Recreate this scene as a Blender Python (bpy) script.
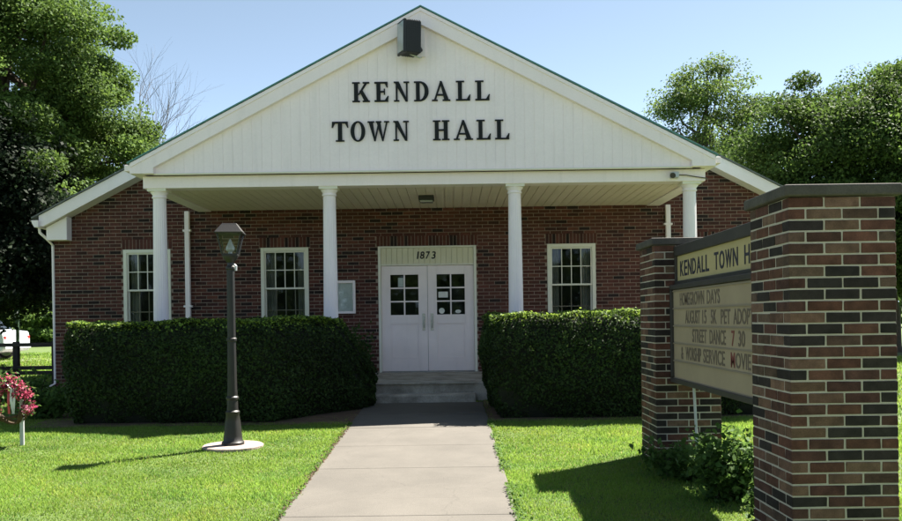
import bpy, bmesh, math, random
import numpy as np
from mathutils import Vector, Matrix
random.seed(7); rng = np.random.default_rng(11)
for o in list(bpy.data.objects): bpy.data.objects.remove(o)
S = bpy.context.scene
C = bpy.context.collection
EZ = 1.71                      # eye height; builders below take z relative to the eye and add this

# ------------------------------------------------------------------ camera, sky, sun, exposure
cam = bpy.data.cameras.new('Camera'); co = bpy.data.objects.new('Camera', cam); C.objects.link(co)
co.location = (0, 0, EZ); co.rotation_euler = (math.pi/2, 0.0138, 0)
cam.sensor_width = 36; cam.lens = 835/902*36; cam.shift_y = 59.1/902; cam.clip_start = .05; cam.clip_end = 3000
S.camera = co
SUN = Vector((.55, .42, 1.0)).normalized()
w = bpy.data.worlds.new('World'); S.world = w; w.use_nodes = True
nt = w.node_tree; bg = nt.nodes['Background']
sk = nt.nodes.new('ShaderNodeTexSky'); sk.sky_type = 'NISHITA'; sk.sun_disc = False
sk.sun_elevation = math.asin(SUN.z); sk.sun_rotation = math.atan2(SUN.x, SUN.y)
sk.altitude = 3000; sk.air_density = .36; sk.dust_density = 1.2; sk.ozone_density = 0
hz = nt.nodes.new('ShaderNodeHueSaturation'); hz.inputs['Saturation'].default_value = .72; hz.inputs['Hue'].default_value = .478; hz.inputs['Value'].default_value = 1.0
nt.links.new(sk.outputs[0], hz.inputs['Color']); nt.links.new(hz.outputs[0], bg.inputs[0]); bg.inputs[1].default_value = .104
sl = bpy.data.lights.new('Sun', 'SUN'); sl.energy = 5.0; sl.angle = math.radians(.53); sl.color = (1, .94, .84)
so = bpy.data.objects.new('Sun', sl); C.objects.link(so); so.rotation_euler = SUN.to_track_quat('Z', 'Y').to_euler()
so.location = SUN*60
S.view_settings.view_transform = 'Standard'; S.view_settings.look = 'None'; S.view_settings.gamma = 1
S.view_settings.use_curve_mapping = False
S.view_settings.exposure = 2.12
S.render.engine = 'CYCLES'; S.render.resolution_x = 1024; S.render.resolution_y = 591
S.cycles.max_bounces = 8; S.cycles.transparent_max_bounces = 12

# ------------------------------------------------------------------ helpers
def ground(y):                                  # eye-relative ground height (lawn rises gently to the hall)
    return -EZ + .034*min(max(y, -30), 16.5)
def groundv(y): return -EZ + .034*np.clip(y, -30, 16.5)

def fixparent(o, p):
    o.parent = p
    if p.type == 'EMPTY' and p.parent is None: o.matrix_parent_inverse = Matrix.Translation(p.location).inverted()
def tag(o, label=None, cat=None, group=None, kind=None):
    if label: o['label'] = label
    if cat: o['category'] = cat
    if group: o['group'] = group
    if kind: o['kind'] = kind
    return o
def thing(name, label, cat, loc, group=None):
    o = bpy.data.objects.new(name, None); C.objects.link(o); o.empty_display_size = .1
    o.location = (loc[0], loc[1], loc[2]+EZ)
    return tag(o, label, cat, group)
class MB:
    def __init__(s): s.v = []; s.f = []; s.c = []
    def add(s, vs, fs, col=None):
        b = len(s.v); s.v += [tuple(v) for v in vs]; s.f += [[b+i for i in f] for f in fs]
        if col is not None: s.c += [col]*len(vs)
        return s
    def box(s, x0, x1, y0, y1, z0, z1, col=None):
        return s.add([(x0,y0,z0),(x1,y0,z0),(x1,y1,z0),(x0,y1,z0),(x0,y0,z1),(x1,y0,z1),(x1,y1,z1),(x0,y1,z1)],
            [(0,3,2,1),(4,5,6,7),(0,1,5,4),(1,2,6,5),(2,3,7,6),(3,0,4,7)], col)
    def prism_xz(s, poly, y0, y1):               # poly of (x,z), counter-clockwise seen from -Y; extruded y0(front)..y1
        n = len(poly)
        return s.add([(x,y0,z) for x,z in poly]+[(x,y1,z) for x,z in poly],
            [list(range(n)), [n+i for i in reversed(range(n))]]+[(i,n+i,n+(i+1)%n,(i+1)%n) for i in range(n)])
    def prism_yz(s, poly, x0, x1):
        n = len(poly)
        return s.add([(x0,y,z) for y,z in poly]+[(x1,y,z) for y,z in poly],
            [list(range(n)), [n+i for i in reversed(range(n))]]+[(i,n+i,n+(i+1)%n,(i+1)%n) for i in range(n)])
    def prism_xy(s, poly, z0, z1):
        n = len(poly)
        return s.add([(x,y,z0) for x,y in poly]+[(x,y,z1) for x,y in poly],
            [[i for i in reversed(range(n))], [n+i for i in range(n)]]+[(i,(i+1)%n,n+(i+1)%n,n+i) for i in range(n)])
    def lathe(s, prof, cx, cy, n=20, rot=0, flute=0):
        b = []; N = n
        for r, z in prof:
            for k in range(N):
                a = rot+2*math.pi*k/N
                rr = r*(1-flute*(k % 2))
                b.append((cx+rr*math.cos(a), cy+rr*math.sin(a), z))
        fs = [(j*N+k, j*N+(k+1)%N, (j+1)*N+(k+1)%N, (j+1)*N+k) for j in range(len(prof)-1) for k in range(N)]
        fs += [[N-1-k for k in range(N)], [(len(prof)-1)*N+k for k in range(N)]]
        return s.add(b, fs)
    def tube(s, pts, rad, n=8, col=None):
        pts = [Vector(p) for p in pts]; m = len(pts); vs = []
        rad = rad if hasattr(rad, '__len__') else [rad]*m
        ref = Vector((0,0,1)); 
        d0 = (pts[-1]-pts[0]).normalized()
        if abs(d0.z) > .8: ref = Vector((1,0,0))
        for i, p in enumerate(pts):
            d = (pts[min(i+1,m-1)]-pts[max(i-1,0)]).normalized()
            u = d.cross(ref).normalized(); q = d.cross(u)
            for k in range(n):
                a = 2*math.pi*k/n
                vs.append(p+u*(rad[i]*math.cos(a))+q*(rad[i]*math.sin(a)))
        fs = [(j*n+k, (j+1)*n+k, (j+1)*n+(k+1)%n, j*n+(k+1)%n) for j in range(m-1) for k in range(n)]
        fs += [[k for k in range(n)], [(m-1)*n+n-1-k for k in range(n)]]
        return s.add(vs, fs, col)
    def mesh(s, name):
        me = bpy.data.meshes.new(name)
        me.from_pydata([(x,y,z+EZ) for x,y,z in s.v], [], s.f); me.update()
        if s.c and len(s.c) == len(s.v):
            a = me.attributes.new('col', 'FLOAT_COLOR', 'POINT')
            a.data.foreach_set('color', np.array([c+(1,) for c in s.c], dtype=np.float32).ravel())
        return me
    def build(s, name, mat, parent=None, bevel=0, smooth=False, seg=2):
        me = s.mesh(name); me.materials.append(mat)
        o = bpy.data.objects.new(name, me); C.objects.link(o)
        if parent is not None: fixparent(o, parent)
        if smooth: me.polygons.foreach_set('use_smooth', [True]*len(me.polygons)); me.set_sharp_from_angle(angle=math.radians(40))
        if bevel:
            m = o.modifiers.new('bevel', 'BEVEL'); m.width = bevel; m.segments = seg; m.limit_method = 'ANGLE'; m.angle_limit = math.radians(35)
        return o
def npmesh(name, V, F, mat, col=None, parent=None, smooth=False):   # V Nx3 eye-relative, F MxK
    V = np.asarray(V, dtype=np.float32).copy(); V[:,2] += EZ; F = np.asarray(F, dtype=np.int32)
    me = bpy.data.meshes.new(name); k = F.shape[1]
    me.vertices.add(len(V)); me.vertices.foreach_set('co', V.ravel())
    me.loops.add(F.size); me.loops.foreach_set('vertex_index', F.ravel())
    me.polygons.add(len(F)); me.polygons.foreach_set('loop_start', np.arange(0, F.size, k, dtype=np.int32))
    me.polygons.foreach_set('loop_total', np.full(len(F), k, dtype=np.int32))
    me.update(calc_edges=True); me.validate()
    if col is not None:
        a = me.attributes.new('col', 'FLOAT_COLOR', 'POINT')
        c = np.ones((len(V), 4), dtype=np.float32); c[:,:3] = col; a.data.foreach_set('color', c.ravel())
    me.materials.append(mat)
    if smooth: me.polygons.foreach_set('use_smooth', [True]*len(me.polygons))
    o = bpy.data.objects.new(name, me); C.objects.link(o)
    if parent is not None: fixparent(o, parent)
    return o

# ------------------------------------------------------------------ materials
def mat(name, col, rough=.6, noise=0, nscale=8, col2=None, bump=0, bscale=60, metal=0, spec=.5, attr=None, coords='Object', detail=6, fine=0, fscale=200):
    m = bpy.data.materials.new(name); m.use_nodes = True; n = m.node_tree.nodes; L = m.node_tree.links
    b = n['Principled BSDF']; b.inputs['Roughness'].default_value = rough; b.inputs['Metallic'].default_value = metal
    b.inputs['Specular IOR Level'].default_value = spec
    tc = n.new('ShaderNodeTexCoord'); src = None
    if attr == 'attr':
        a = n.new('ShaderNodeAttribute'); a.attribute_name = 'col'; src = a.outputs['Color']
    elif attr == 'object':
        a = n.new('ShaderNodeObjectInfo'); src = a.outputs['Color']
    co_ = tc.outputs[coords]
    if attr == 'object':
        g = n.new('ShaderNodeNewGeometry'); co_ = g.outputs['Position']
    if noise:
        t = n.new('ShaderNodeTexNoise'); t.inputs['Scale'].default_value = nscale; t.inputs['Detail'].default_value = detail
        t.inputs['Roughness'].default_value = .65; L.new(co_, t.inputs['Vector'])
        r = n.new('ShaderNodeValToRGB'); r.color_ramp.elements[0].position = .35; r.color_ramp.elements[1].position = .68
        L.new(t.outputs['Fac'], r.inputs['Fac'])
        mx = n.new('ShaderNodeMix'); mx.data_type = 'RGBA'
        if src is None:
            mx.inputs['A'].default_value = (*col, 1); c2 = col2 or tuple(c*(1-noise) for c in col); mx.inputs['B'].default_value = (*c2, 1)
            L.new(r.outputs['Color'], mx.inputs['Factor'])
        else:
            mx.blend_type = 'MULTIPLY'; mx.inputs['Factor'].default_value = noise
            L.new(src, mx.inputs['A']); L.new(r.outputs['Color'], mx.inputs['B'])
        src = mx.outputs['Result']
    if fine:
        t2 = n.new('ShaderNodeTexNoise'); t2.inputs['Scale'].default_value = fscale; t2.inputs['Detail'].default_value = 3
        L.new(co_, t2.inputs['Vector'])
        r2 = n.new('ShaderNodeMapRange'); r2.inputs['From Min'].default_value = .3; r2.inputs['From Max'].default_value = .7
        r2.inputs['To Min'].default_value = 1-fine; r2.inputs['To Max'].default_value = 1+fine
        L.new(t2.outputs['Fac'], r2.inputs['Value'])
        m2 = n.new('ShaderNodeVectorMath'); m2.operation = 'MULTIPLY'
        if src is None: m2.inputs[0].default_value = col
        else: L.new(src, m2.inputs[0])
        L.new(r2.outputs['Result'], m2.inputs[1]); src = m2.outputs['Vector']
    if src is None: b.inputs['Base Color'].default_value = (*col, 1)
    else: L.new(src, b.inputs['Base Color'])
    if bump:
        t3 = n.new('ShaderNodeTexNoise'); t3.inputs['Scale'].default_value = bscale; t3.inputs['Detail'].default_value = 4
        L.new(co_, t3.inputs['Vector'])
        bp = n.new('ShaderNodeBump'); bp.inputs['Strength'].default_value = bump; bp.inputs['Distance'].default_value = .01
        L.new(t3.outputs['Fac'], bp.inputs['Height']); L.new(bp.outputs['Normal'], b.inputs['Normal'])
    return m
def leafmat(name, trans=.36, rough=.68):
    m = bpy.data.materials.new(name); m.use_nodes = True; n = m.node_tree.nodes; L = m.node_tree.links
    b = n['Principled BSDF']; b.inputs['Roughness'].default_value = rough; b.inputs['Specular IOR Level'].default_value = .2
    a = n.new('ShaderNodeAttribute'); a.attribute_name = 'col'; L.new(a.outputs['Color'], b.inputs['Base Color'])
    t = n.new('ShaderNodeBsdfTranslucent')
    hs = n.new('ShaderNodeHueSaturation'); hs.inputs['Hue'].default_value = .485; hs.inputs['Value'].default_value = 1.6; L.new(a.outputs['Color'], hs.inputs['Color'])
    L.new(hs.outputs['Color'], t.inputs['Color'])
    mx = n.new('ShaderNodeMixShader'); mx.inputs[0].default_value = trans
    L.new(b.outputs[0], mx.inputs[1]); L.new(t.outputs[0], mx.inputs[2]); L.new(mx.outputs[0], n['Material Output'].inputs['Surface'])
    return m
def glassmat(name, tint=(.9,.95,.93), refl=1.48):
    m = bpy.data.materials.new(name); m.use_nodes = True; n = m.node_tree.nodes; L = m.node_tree.links
    n.remove(n['Principled BSDF'])
    t = n.new('ShaderNodeBsdfTransparent'); t.inputs[0].default_value = (*tint, 1)
    g = n.new('ShaderNodeBsdfGlossy'); g.inputs['Roughness'].default_value = .03
    fr = n.new('ShaderNodeFresnel'); fr.inputs['IOR'].default_value = refl
    mx = n.new('ShaderNodeMixShader'); L.new(fr.outputs[0], mx.inputs[0]); L.new(t.outputs[0], mx.inputs[1]); L.new(g.outputs[0], mx.inputs[2])
    L.new(mx.outputs[0], n['Material Output'].inputs['Surface'])
    return m
M = {}
M['white'] = mat('white_paint', (.94,.825,.85), .55, noise=.06, nscale=1.2, fine=.02, fscale=40)
M['siding'] = mat('white_siding', (.94,.825,.85), .5, noise=.07, nscale=.8, fine=.02, fscale=30)
M['soffit'] = mat('soffit_vinyl', (.82,.70,.60), .5, noise=.08, nscale=1.5)
M['cream'] = mat('cream_panel', (.72,.66,.48), .5, noise=.08, nscale=3)
M['cream_trim'] = mat('cream_trim', (.78,.74,.64), .5, noise=.06, nscale=3)
M['column'] = mat('column_paint', (.93,.825,.85), .45, noise=.06, nscale=2)
M['door'] = mat('door_paint', (.92,.79,.79), .4, noise=.08, nscale=2)
M['mortar'] = mat('mortar', (.34,.265,.215), .9, noise=.35, nscale=5, bump=.3, bscale=90)
M['mortar2'] = mat('mortar_sign', (.50,.45,.37), .9, noise=.2, nscale=6, bump=.4, bscale=120, fine=.12)
M['brick_o'] = mat('brick', (1,1,1), .85, attr='object', noise=.5, nscale=11, bump=.35, bscale=160, fine=.18, fscale=170, spec=.25)
M['brick_a'] = mat('brick_field', (1,1,1), .85, attr='attr', noise=.3, nscale=12, bump=.2, bscale=150, fine=.12, fscale=150, spec=.25)
M['cap'] = mat('cap_concrete', (.088,.078,.066), .85, noise=.45, nscale=5, bump=.4, bscale=80, fine=.15, fscale=90)
M['concrete'] = mat('walk_concrete', (.110,.100,.086), .9, noise=.25, nscale=1.3, bump=.25, bscale=140, fine=.13, fscale=110)
M['step'] = mat('step_concrete', (.46,.42,.37), .9, noise=.55, nscale=3, col2=(.20,.18,.15), bump=.4, bscale=60, fine=.15, fscale=60)
M['shingle'] = mat('roof_shingle', (.17,.18,.18), .9, noise=.4, nscale=9, bump=.5, bscale=40)
M['black'] = mat('black_metal', (.012,.013,.014), .55, noise=.3, nscale=6, spec=.5)
M['lamp_metal'] = mat('lamp_metal', (.015,.014,.013), .5, noise=.35, nscale=9, bump=.1, bscale=60)
M['letter'] = mat('letter_black', (.012,.014,.016), .6, spec=.2)
M['frame_dark'] = mat('sign_frame', (.045,.040,.036), .55, noise=.3, nscale=5)
M['header'] = mat('sign_header', (.50,.41,.21), .5, noise=.07, nscale=3)
M['marquee'] = mat('sign_marquee', (.40,.315,.21), .5, noise=.14, nscale=2.5)
M['track'] = mat('sign_track', (.27,.22,.16), .5)
M['text_dark'] = mat('text_dark', (.145,.11,.082), .6)
M['text_red'] = mat('text_red', (.20,.05,.045), .5)
M['navy'] = mat('text_navy', (.025,.024,.045), .5)
M['glass'] = glassmat('window_glass')
M['lampglass'] = glassmat('lantern_glass', (.93,.94,.96))
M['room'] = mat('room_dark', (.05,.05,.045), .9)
M['curtain'] = mat('curtain', (.30,.29,.24), .9, noise=.3, nscale=6)
M['steel'] = mat('brushed_steel', (.45,.44,.42), .35, metal=.9, noise=.3, nscale=20)
M['galv'] = mat('galvanised', (.50,.51,.52), .5, metal=.3)
M['paper'] = mat('paper', (.75,.74,.70), .8, noise=.15, nscale=15)
M['soil'] = mat('soil', (.12,.075,.045), .95, noise=.5, nscale=7, bump=.7, bscale=40, fine=.3, fscale=60)
M['bark'] = mat('bark', (.10,.075,.055), .95, noise=.5, nscale=12, bump=.7, bscale=25)
M['bark_grey'] = mat('bark_grey', (.17,.15,.14), .95, noise=.4, nscale=8)
M['wood_dark'] = mat('fence_wood', (.035,.028,.024), .85, noise=.4, nscale=10, bump=.3)
M['leaf'] = leafmat('leaves'); M['leaf_hedge'] = leafmat('hedge_leaves', .34, .6); M['grassblade'] = leafmat('grass_blades', .4, .55)
M['petal'] = leafmat('petals', .3, .6)
M['hedge_core'] = mat('hedge_twigs', (.012,.016,.008), 1, noise=.4, nscale=20)
M['carpaint'] = mat('car_paint', (.62,.66,.70), .25, noise=.03); M['tyre'] = mat('tyre', (.02,.02,.02), .8)
M['carglass'] = mat('car_glass', (.02,.025,.03), .05); M['lens_red'] = mat('tail_lens', (.45,.03,.03), .2); M['chrome'] = mat('rim', (.5,.5,.5), .3, metal=.8)
M['vine'] = mat('grapevine', (.10,.06,.04), .9, noise=.5, nscale=30); M['ribbon'] = mat('ribbon', (.7,.68,.72), .5); M['ribbon_red'] = mat('ribbon_red', (.5,.05,.07), .5)
M['bulb'] = mat('bulb_glass', (.45,.47,.52), .2, spec=.6)
M['lens'] = mat('flood_lens', (.35,.37,.40), .12, spec=.8)
M['road'] = mat('road', (.30,.27,.24), .9, noise=.2, nscale=3)

def overlay(m, kind):
    n = m.node_tree.nodes; L = m.node_tree.links; b = n['Principled BSDF']; src = b.inputs['Base Color'].links[0].from_socket
    tc = n.new('ShaderNodeTexCoord'); mp = n.new('ShaderNodeMapping'); L.new(tc.outputs['Object'], mp.inputs['Vector'])
    if kind == 'streak':
        mp.inputs['Scale'].default_value = (9,9,.7); t = n.new('ShaderNodeTexNoise'); t.inputs['Scale'].default_value = 1; t.inputs['Detail'].default_value = 5; out = t.outputs['Fac']
        lo, hi, dk = .55, .85, .90
    else:
        t0 = n.new('ShaderNodeTexNoise'); t0.inputs['Scale'].default_value = 3; t0.inputs['Detail'].default_value = 5; L.new(tc.outputs['Object'], t0.inputs['Vector'])
        vm = n.new('ShaderNodeMix'); vm.data_type = 'RGBA'; vm.inputs['Factor'].default_value = .25; L.new(mp.outputs[0], vm.inputs['A']); L.new(t0.outputs['Color'], vm.inputs['B'])
        t = n.new('ShaderNodeTexVoronoi'); t.feature = 'DISTANCE_TO_EDGE'; t.inputs['Scale'].default_value = .55; L.new(vm.outputs['Result'], t.inputs['Vector']); out = t.outputs['Distance']
        lo, hi, dk = .0025, .0, .80
    if kind == 'streak': L.new(mp.outputs[0], t.inputs['Vector'])
    r = n.new('ShaderNodeMapRange'); r.inputs['From Min'].default_value = lo; r.inputs['From Max'].default_value = hi; r.inputs['To Min'].default_value = 1; r.inputs['To Max'].default_value = dk
    L.new(out, r.inputs['Value']); v = n.new('ShaderNodeVectorMath'); v.operation = 'MULTIPLY'; L.new(src, v.inputs[0]); L.new(r.outputs['Result'], v.inputs[1]); L.new(v.outputs['Vector'], b.inputs['Base Color'])
for k_ in ('siding','white','column','door','soffit'): overlay(M[k_], 'streak')
overlay(M['concrete'], 'crack')
def lawnmat():
    m = mat('lawn', (.055,.105,.022), .95, bump=.8, bscale=60)
    n = m.node_tree.nodes; L = m.node_tree.links; b = n['Principled BSDF']
    tc = n.new('ShaderNodeTexCoord'); prev = None
    def ns(sc):
        t = n.new('ShaderNodeTexNoise'); t.inputs['Scale'].default_value = sc; t.inputs['Detail'].default_value = 5; L.new(tc.outputs['Object'], t.inputs['Vector']); return t.outputs['Fac']
    r = n.new('ShaderNodeValToRGB'); e = r.color_ramp.elements
    e[0].position = .35; e[0].color = (.07,.115,.022,1); e[1].position = .7; e[1].color = (.12,.18,.04,1)
    L.new(ns(.7), r.inputs['Fac'])
    r2 = n.new('ShaderNodeValToRGB'); e = r2.color_ramp.elements; e[0].position = .3; e[0].color = (.40,.42,.36,1); e[1].position = .7; e[1].color = (1.05,1.05,.95,1)
    L.new(ns(45), r2.inputs['Fac'])
    mx = n.new('ShaderNodeMix'); mx.data_type = 'RGBA'; mx.blend_type = 'MULTIPLY'; mx.inputs['Factor'].default_value = 1
    L.new(r.outputs['Color'], mx.inputs['A']); L.new(r2.outputs['Color'], mx.inputs['B']); L.new(mx.outputs['Result'], b.inputs['Base Color'])
    return m
M['lawn'] = lawnmat()

# ------------------------------------------------------------------ ground, walk, soil, road
ys = [-600,-30,-5]+[i*1.0 for i in range(0,17)]+[16.5,22,40,100,2000]
xs = [-1500,-60,-20,-8,-4,0,4,8,20,60,1500]
V = [(x,y,ground(y)) for y in ys for x in xs]; nx = len(xs)
F = [(j*nx+i, j*nx+i+1, (j+1)*nx+i+1, (j+1)*nx+i) for j in range(len(ys)-1) for i in range(nx-1)]
g = MB().add(V, F).build('lawn_ground', M['lawn']); tag(g, kind='structure')

WX0, WX1 = -1.305, .475
walk = MB()
def slope_box(mb, x0, x1, y0, y1, h, t, ins=0):
    a, b = ground(y0), ground(y1)
    mb.add([(x0,y0,a-t),(x1,y0,a-t),(x1,y1,b-t),(x0,y1,b-t),(x0,y0,a+h),(x1,y0,a+h),(x1,y1,b+h),(x0,y1,b+h)],
        [(0,3,2,1),(4,5,6,7),(0,1,5,4),(1,2,6,5),(2,3,7,6),(3,0,4,7)]); return mb
wk = slope_box(MB(), WX0+.02, WX1-.02, -2, 12.72, -.004, .12).build('walk', mat('walk_bed', (.07,.06,.05), .95)); tag(wk, kind='structure')
yj = [12.71, 11.55, 10.42, 9.2, 8.03, 6.84, 6.30, 5.1, 3.9, 2.7, 1.5, .3, -.9]
for a, b in zip(yj[1:], yj[:-1]):
    x0 = WX0+random.uniform(-.012,.012); x1 = WX1+random.uniform(-.012,.012); dz = random.uniform(-.003,.003)
    slope_box(MB(), x0, x1, a+.003, b-.003, .022+dz, .07).build('slab', M['concrete'], wk, bevel=.008)
bed = MB()
for poly in ([(-5.6,10.86),(-1.27,10.82),(-1.27,13.0),(-5.6,13.0)], [(.48,10.86),(4.6,10.86),(4.6,13.0),(.48,13.0)]):
    n0 = len(poly); bed.add([(x,y,ground(y)+.012) for x,y in poly], [list(range(n0))])
tag(bed.build('soil_bed', M['soil']), kind='structure')
rd = MB().add([(-60,26.8,ground(30)+.006),(-8,26.8,ground(30)+.006),(-8,29.2,ground(30)+.006),(-60,29.2,ground(30)+.006)], [(0,1,2,3)]).build('road', M['road']); tag(rd, kind='structure')
st = MB().add([(-200,-15,ground(-15)+.3),(200,-15,ground(-15)+.3),(200,-4.2,ground(-4.2)+.02),(-200,-4.2,ground(-4.2)+.02)], [(0,1,2,3)]).build('street', M['road']); tag(st, kind='structure')  # unseen street behind the camera, added to cut green bounce off the lawn

# ------------------------------------------------------------------ town hall
X0 = -.40; YW = 15.75
hall = thing('town_hall', 'red brick town hall with white pedimented porch on four round columns', 'building', (X0, 15, ground(15)))
WL, WR = X0-7.07, X0+7.07
RS = .515
def rake(x): return 2.03+RS*(7.17-abs(x-X0))             # top line of main rake (eye-relative)
# openings: x0,x1,z0,z1 (eye-relative)
WZ0, WZ1 = -.20, 1.40
wins = [(-6.16,-5.27), (-3.57,-2.67), (1.83,2.74), (4.48,5.38)]
DX0, DX1, DZ0, DZ1 = -1.36, .49, -.98, 1.395
opens = [(a,b,WZ0,WZ1) for a,b in wins]+[(DX0,DX1,DZ0,DZ1)]
# mortar backing of the front wall, with openings
zb = -1.5
xsb = sorted({WL+.01,WR-.01}|{v for o in opens for v in o[:2]}); zsb = sorted({zb,1.8}|{v for o in opens for v in o[2:]})
mw = MB()
for i in range(len(xsb)-1):
    for j in range(len(zsb)-1):
        cx, cz = (xsb[i]+xsb[i+1])/2, (zsb[j]+zsb[j+1])/2
        if any(o[0]<cx<o[1] and o[2]<cz<o[3] for o in opens): continue
        mw.add([(xsb[i],YW,zsb[j]),(xsb[i+1],YW,zsb[j]),(xsb[i+1],YW,zsb[j+1]),(xsb[i],YW,zsb[j+1])], [(0,1,2,3)])
for a,b,c,d in opens:
    mw.add([(a,YW,c),(a,YW+.22,c),(a,YW+.22,d),(a,YW,d)], [(3,2,1,0)]); mw.add([(b,YW,c),(b,YW+.22,c),(b,YW+.22,d),(b,YW,d)], [(0,1,2,3)])
    mw.add([(a,YW,d),(b,YW,d),(b,YW+.22,d),(a,YW+.22,d)], [(0,1,2,3)]); mw.add([(a,YW,c),(b,YW,c),(b,YW+.22,c),(a,YW+.22,c)], [(3,2,1,0)])
mw.add([(WL+.01,YW,1.8),(WR-.01,YW,1.8),(WR-.01,YW,rake(WR)-.1),(X0,YW,rake(X0)-.1),(WL+.01,YW,rake(WL)-.1)], [(0,1,2,3,4)])
fw = mw.build('front_wall', M['mortar'], hall)
# bricks
CH, BL, JT = .0667, .213, .011
def bcol(kind='hall'):
    r = random.random(); k = random.uniform(.8, 1.2)
    if kind == 'hall':
        c = (.105,.037,.029) if r < .62 else ((.135,.048,.036) if r < .82 else ((.028,.017,.016) if r < .92 else (.06,.024,.021)))
    else:
        c = (.052,.041,.037) if r < .28 else ((.18,.080,.055) if r < .52 else ((.135,.064,.049) if r < .76 else ((.25,.145,.10) if r < .90 else (.17,.105,.075))))
    k *= 1 if kind == 'hall' else .80
    return tuple(min(1, x*k*random.uniform(.96,1.04)) for x in c)
bricks = []                                    # (xc, zc, w, h, col)
sold = [(o[0]-.03, o[1]+.03, o[3]+.001, o[3]+.2) for o in opens]
holes = opens+sold
ncourse = int((rake(X0)-zb)/CH)
for r_ in range(ncourse):
    z0 = zb+.02+r_*CH; z1 = z0+CH-JT; zm = (z0+z1)/2
    if z1 > rake(X0)-.25: break
    lim = 7.07
    if z0 > 1.7: lim = min(7.07, 7.17-(z1+.16-2.03)/RS) if z1+.16 > 2.03 else 7.07
    if lim < .2: break
    segs = [(X0-lim, X0+lim)]
    for a,b,c,d in holes:
        if c-.03 < zm < d+.003:
            ns_ = []
            for p,q in segs:
                if b <= p or a >= q: ns_.append((p,q)); continue
                if a-JT > p: ns_.append((p,a-.004))
                if b+JT < q: ns_.append((b+.004,q))
            segs = ns_
    off = (r_ % 2)*BL/2+random.uniform(-.006,.006)
    for p,q in segs:
        k = math.floor((p-WL-off)/BL); x = WL+off+k*BL
        while x < q:
            a, b = max(x, p), min(x+BL-JT, q)
            if b-a > .035: bricks.append(((a+b)/2, zm, b-a, z1-z0))
            x += BL
for a,b,c,d in sold:
    n_ = round((b-a)/CH); s = (b-a)/n_
    for i in range(n_): bricks.append((a+s*(i+.5), (c+d)/2, s-JT, d-c-JT))
def unit_brick(name, w_, d_, h_, m, chip=False):
    mb = MB().box(-w_/2,w_/2,-d_/2,d_/2,-h_/2,h_/2); me = mb.mesh(name); me.materials.append(m)
    me.transform(Matrix.Translation((0,0,-EZ)))
    if chip:
        bm = bmesh.new(); bm.from_mesh(me)
        for v in bm.verts: v.co += Vector((random.uniform(-1,1), random.uniform(-.6,.6), random.uniform(-1,1)))*.0012
        bmesh.ops.bevel(bm, geom=list(bm.edges), offset=.0032, segments=1, affect='EDGES')
        for v in bm.verts: v.co += Vector((random.uniform(-1,1), random.uniform(-1,1), random.uniform(-1,1)))*.0009
        bm.to_mesh(me); bm.free()
    return me
ub = unit_brick('brick', BL-JT, .03, CH-JT, M['brick_o'])
solo, rest = [], []
for b in bricks:
    full = abs(b[2]-(BL-JT)) < 1e-4 and abs(b[3]-(CH-JT)) < 1e-4
    (solo if full and b[0] < -4.70 and .02 < b[1] < 2.6 else rest).append(b)
solo.sort(key=lambda b: b[0]**2+b[1]**2); rest += solo[300:]; solo = solo[:300]
for b in solo:
    o = bpy.data.objects.new('brick', ub); C.objects.link(o); o.location = (b[0], YW+.0095+random.uniform(-.0015,.0015), b[1]+EZ); o.parent = fw
    o.color = (*bcol(), 1)
mb = MB()
for b in rest:
    dy = random.uniform(-.002,.002)
    mb.box(b[0]-b[2]/2, b[0]+b[2]/2, YW-.0055+dy*.75, YW+.017, b[1]-b[3]/2, b[1]+b[3]/2, bcol())
tag(mb.build('brick_field', M['brick_a'], fw), kind='stuff')
# side and back walls
M['brick_tex'] = mat('brick_side', (.12,.045,.035), .9, noise=.3, nscale=8)
def bricktex(m):
    n = m.node_tree.nodes; L = m.node_tree.links; t = n.new('ShaderNodeTexBrick'); tc = n.new('ShaderNodeTexCoord')
    mp = n.new('ShaderNodeMapping'); mp.inputs['Rotation'].default_value = (math.pi/2,0,math.pi/2); L.new(tc.outputs['Object'], mp.inputs['Vector']); L.new(mp.outputs[0], t.inputs['Vector'])
    t.inputs['Color1'].default_value = (.13,.048,.036,1); t.inputs['Color2'].default_value = (.07,.03,.025,1); t.inputs['Mortar'].default_value = (.30,.24,.2,1)
    t.inputs['Scale'].default_value = 1; t.inputs['Brick Width'].default_value = BL; t.inputs['Row Height'].default_value = CH; t.inputs['Mortar Size'].default_value = .006
    L.new(t.outputs['Color'], n['Principled BSDF'].inputs['Base Color'])
bricktex(M['brick_tex'])
for x, s in ((WL,1),(WR,-1)):
    MB().box(min(x,x+.2*s), max(x,x+.2*s), YW+.02, 29, zb, 1.9).build('side_wall', M['brick_tex'], hall)
MB().box(WL+.2, WR-.2, 28.8, 29, zb, 1.9).build('back_wall', M['brick_tex'], hall)
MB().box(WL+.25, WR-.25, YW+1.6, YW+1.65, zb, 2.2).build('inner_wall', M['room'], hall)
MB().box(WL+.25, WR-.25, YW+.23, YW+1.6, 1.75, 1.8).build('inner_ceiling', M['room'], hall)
MB().box(WL+.25, WR-.25, YW+.23, YW+1.6, -1.05, -1.0).build('inner_floor', M['room'], hall)

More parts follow.
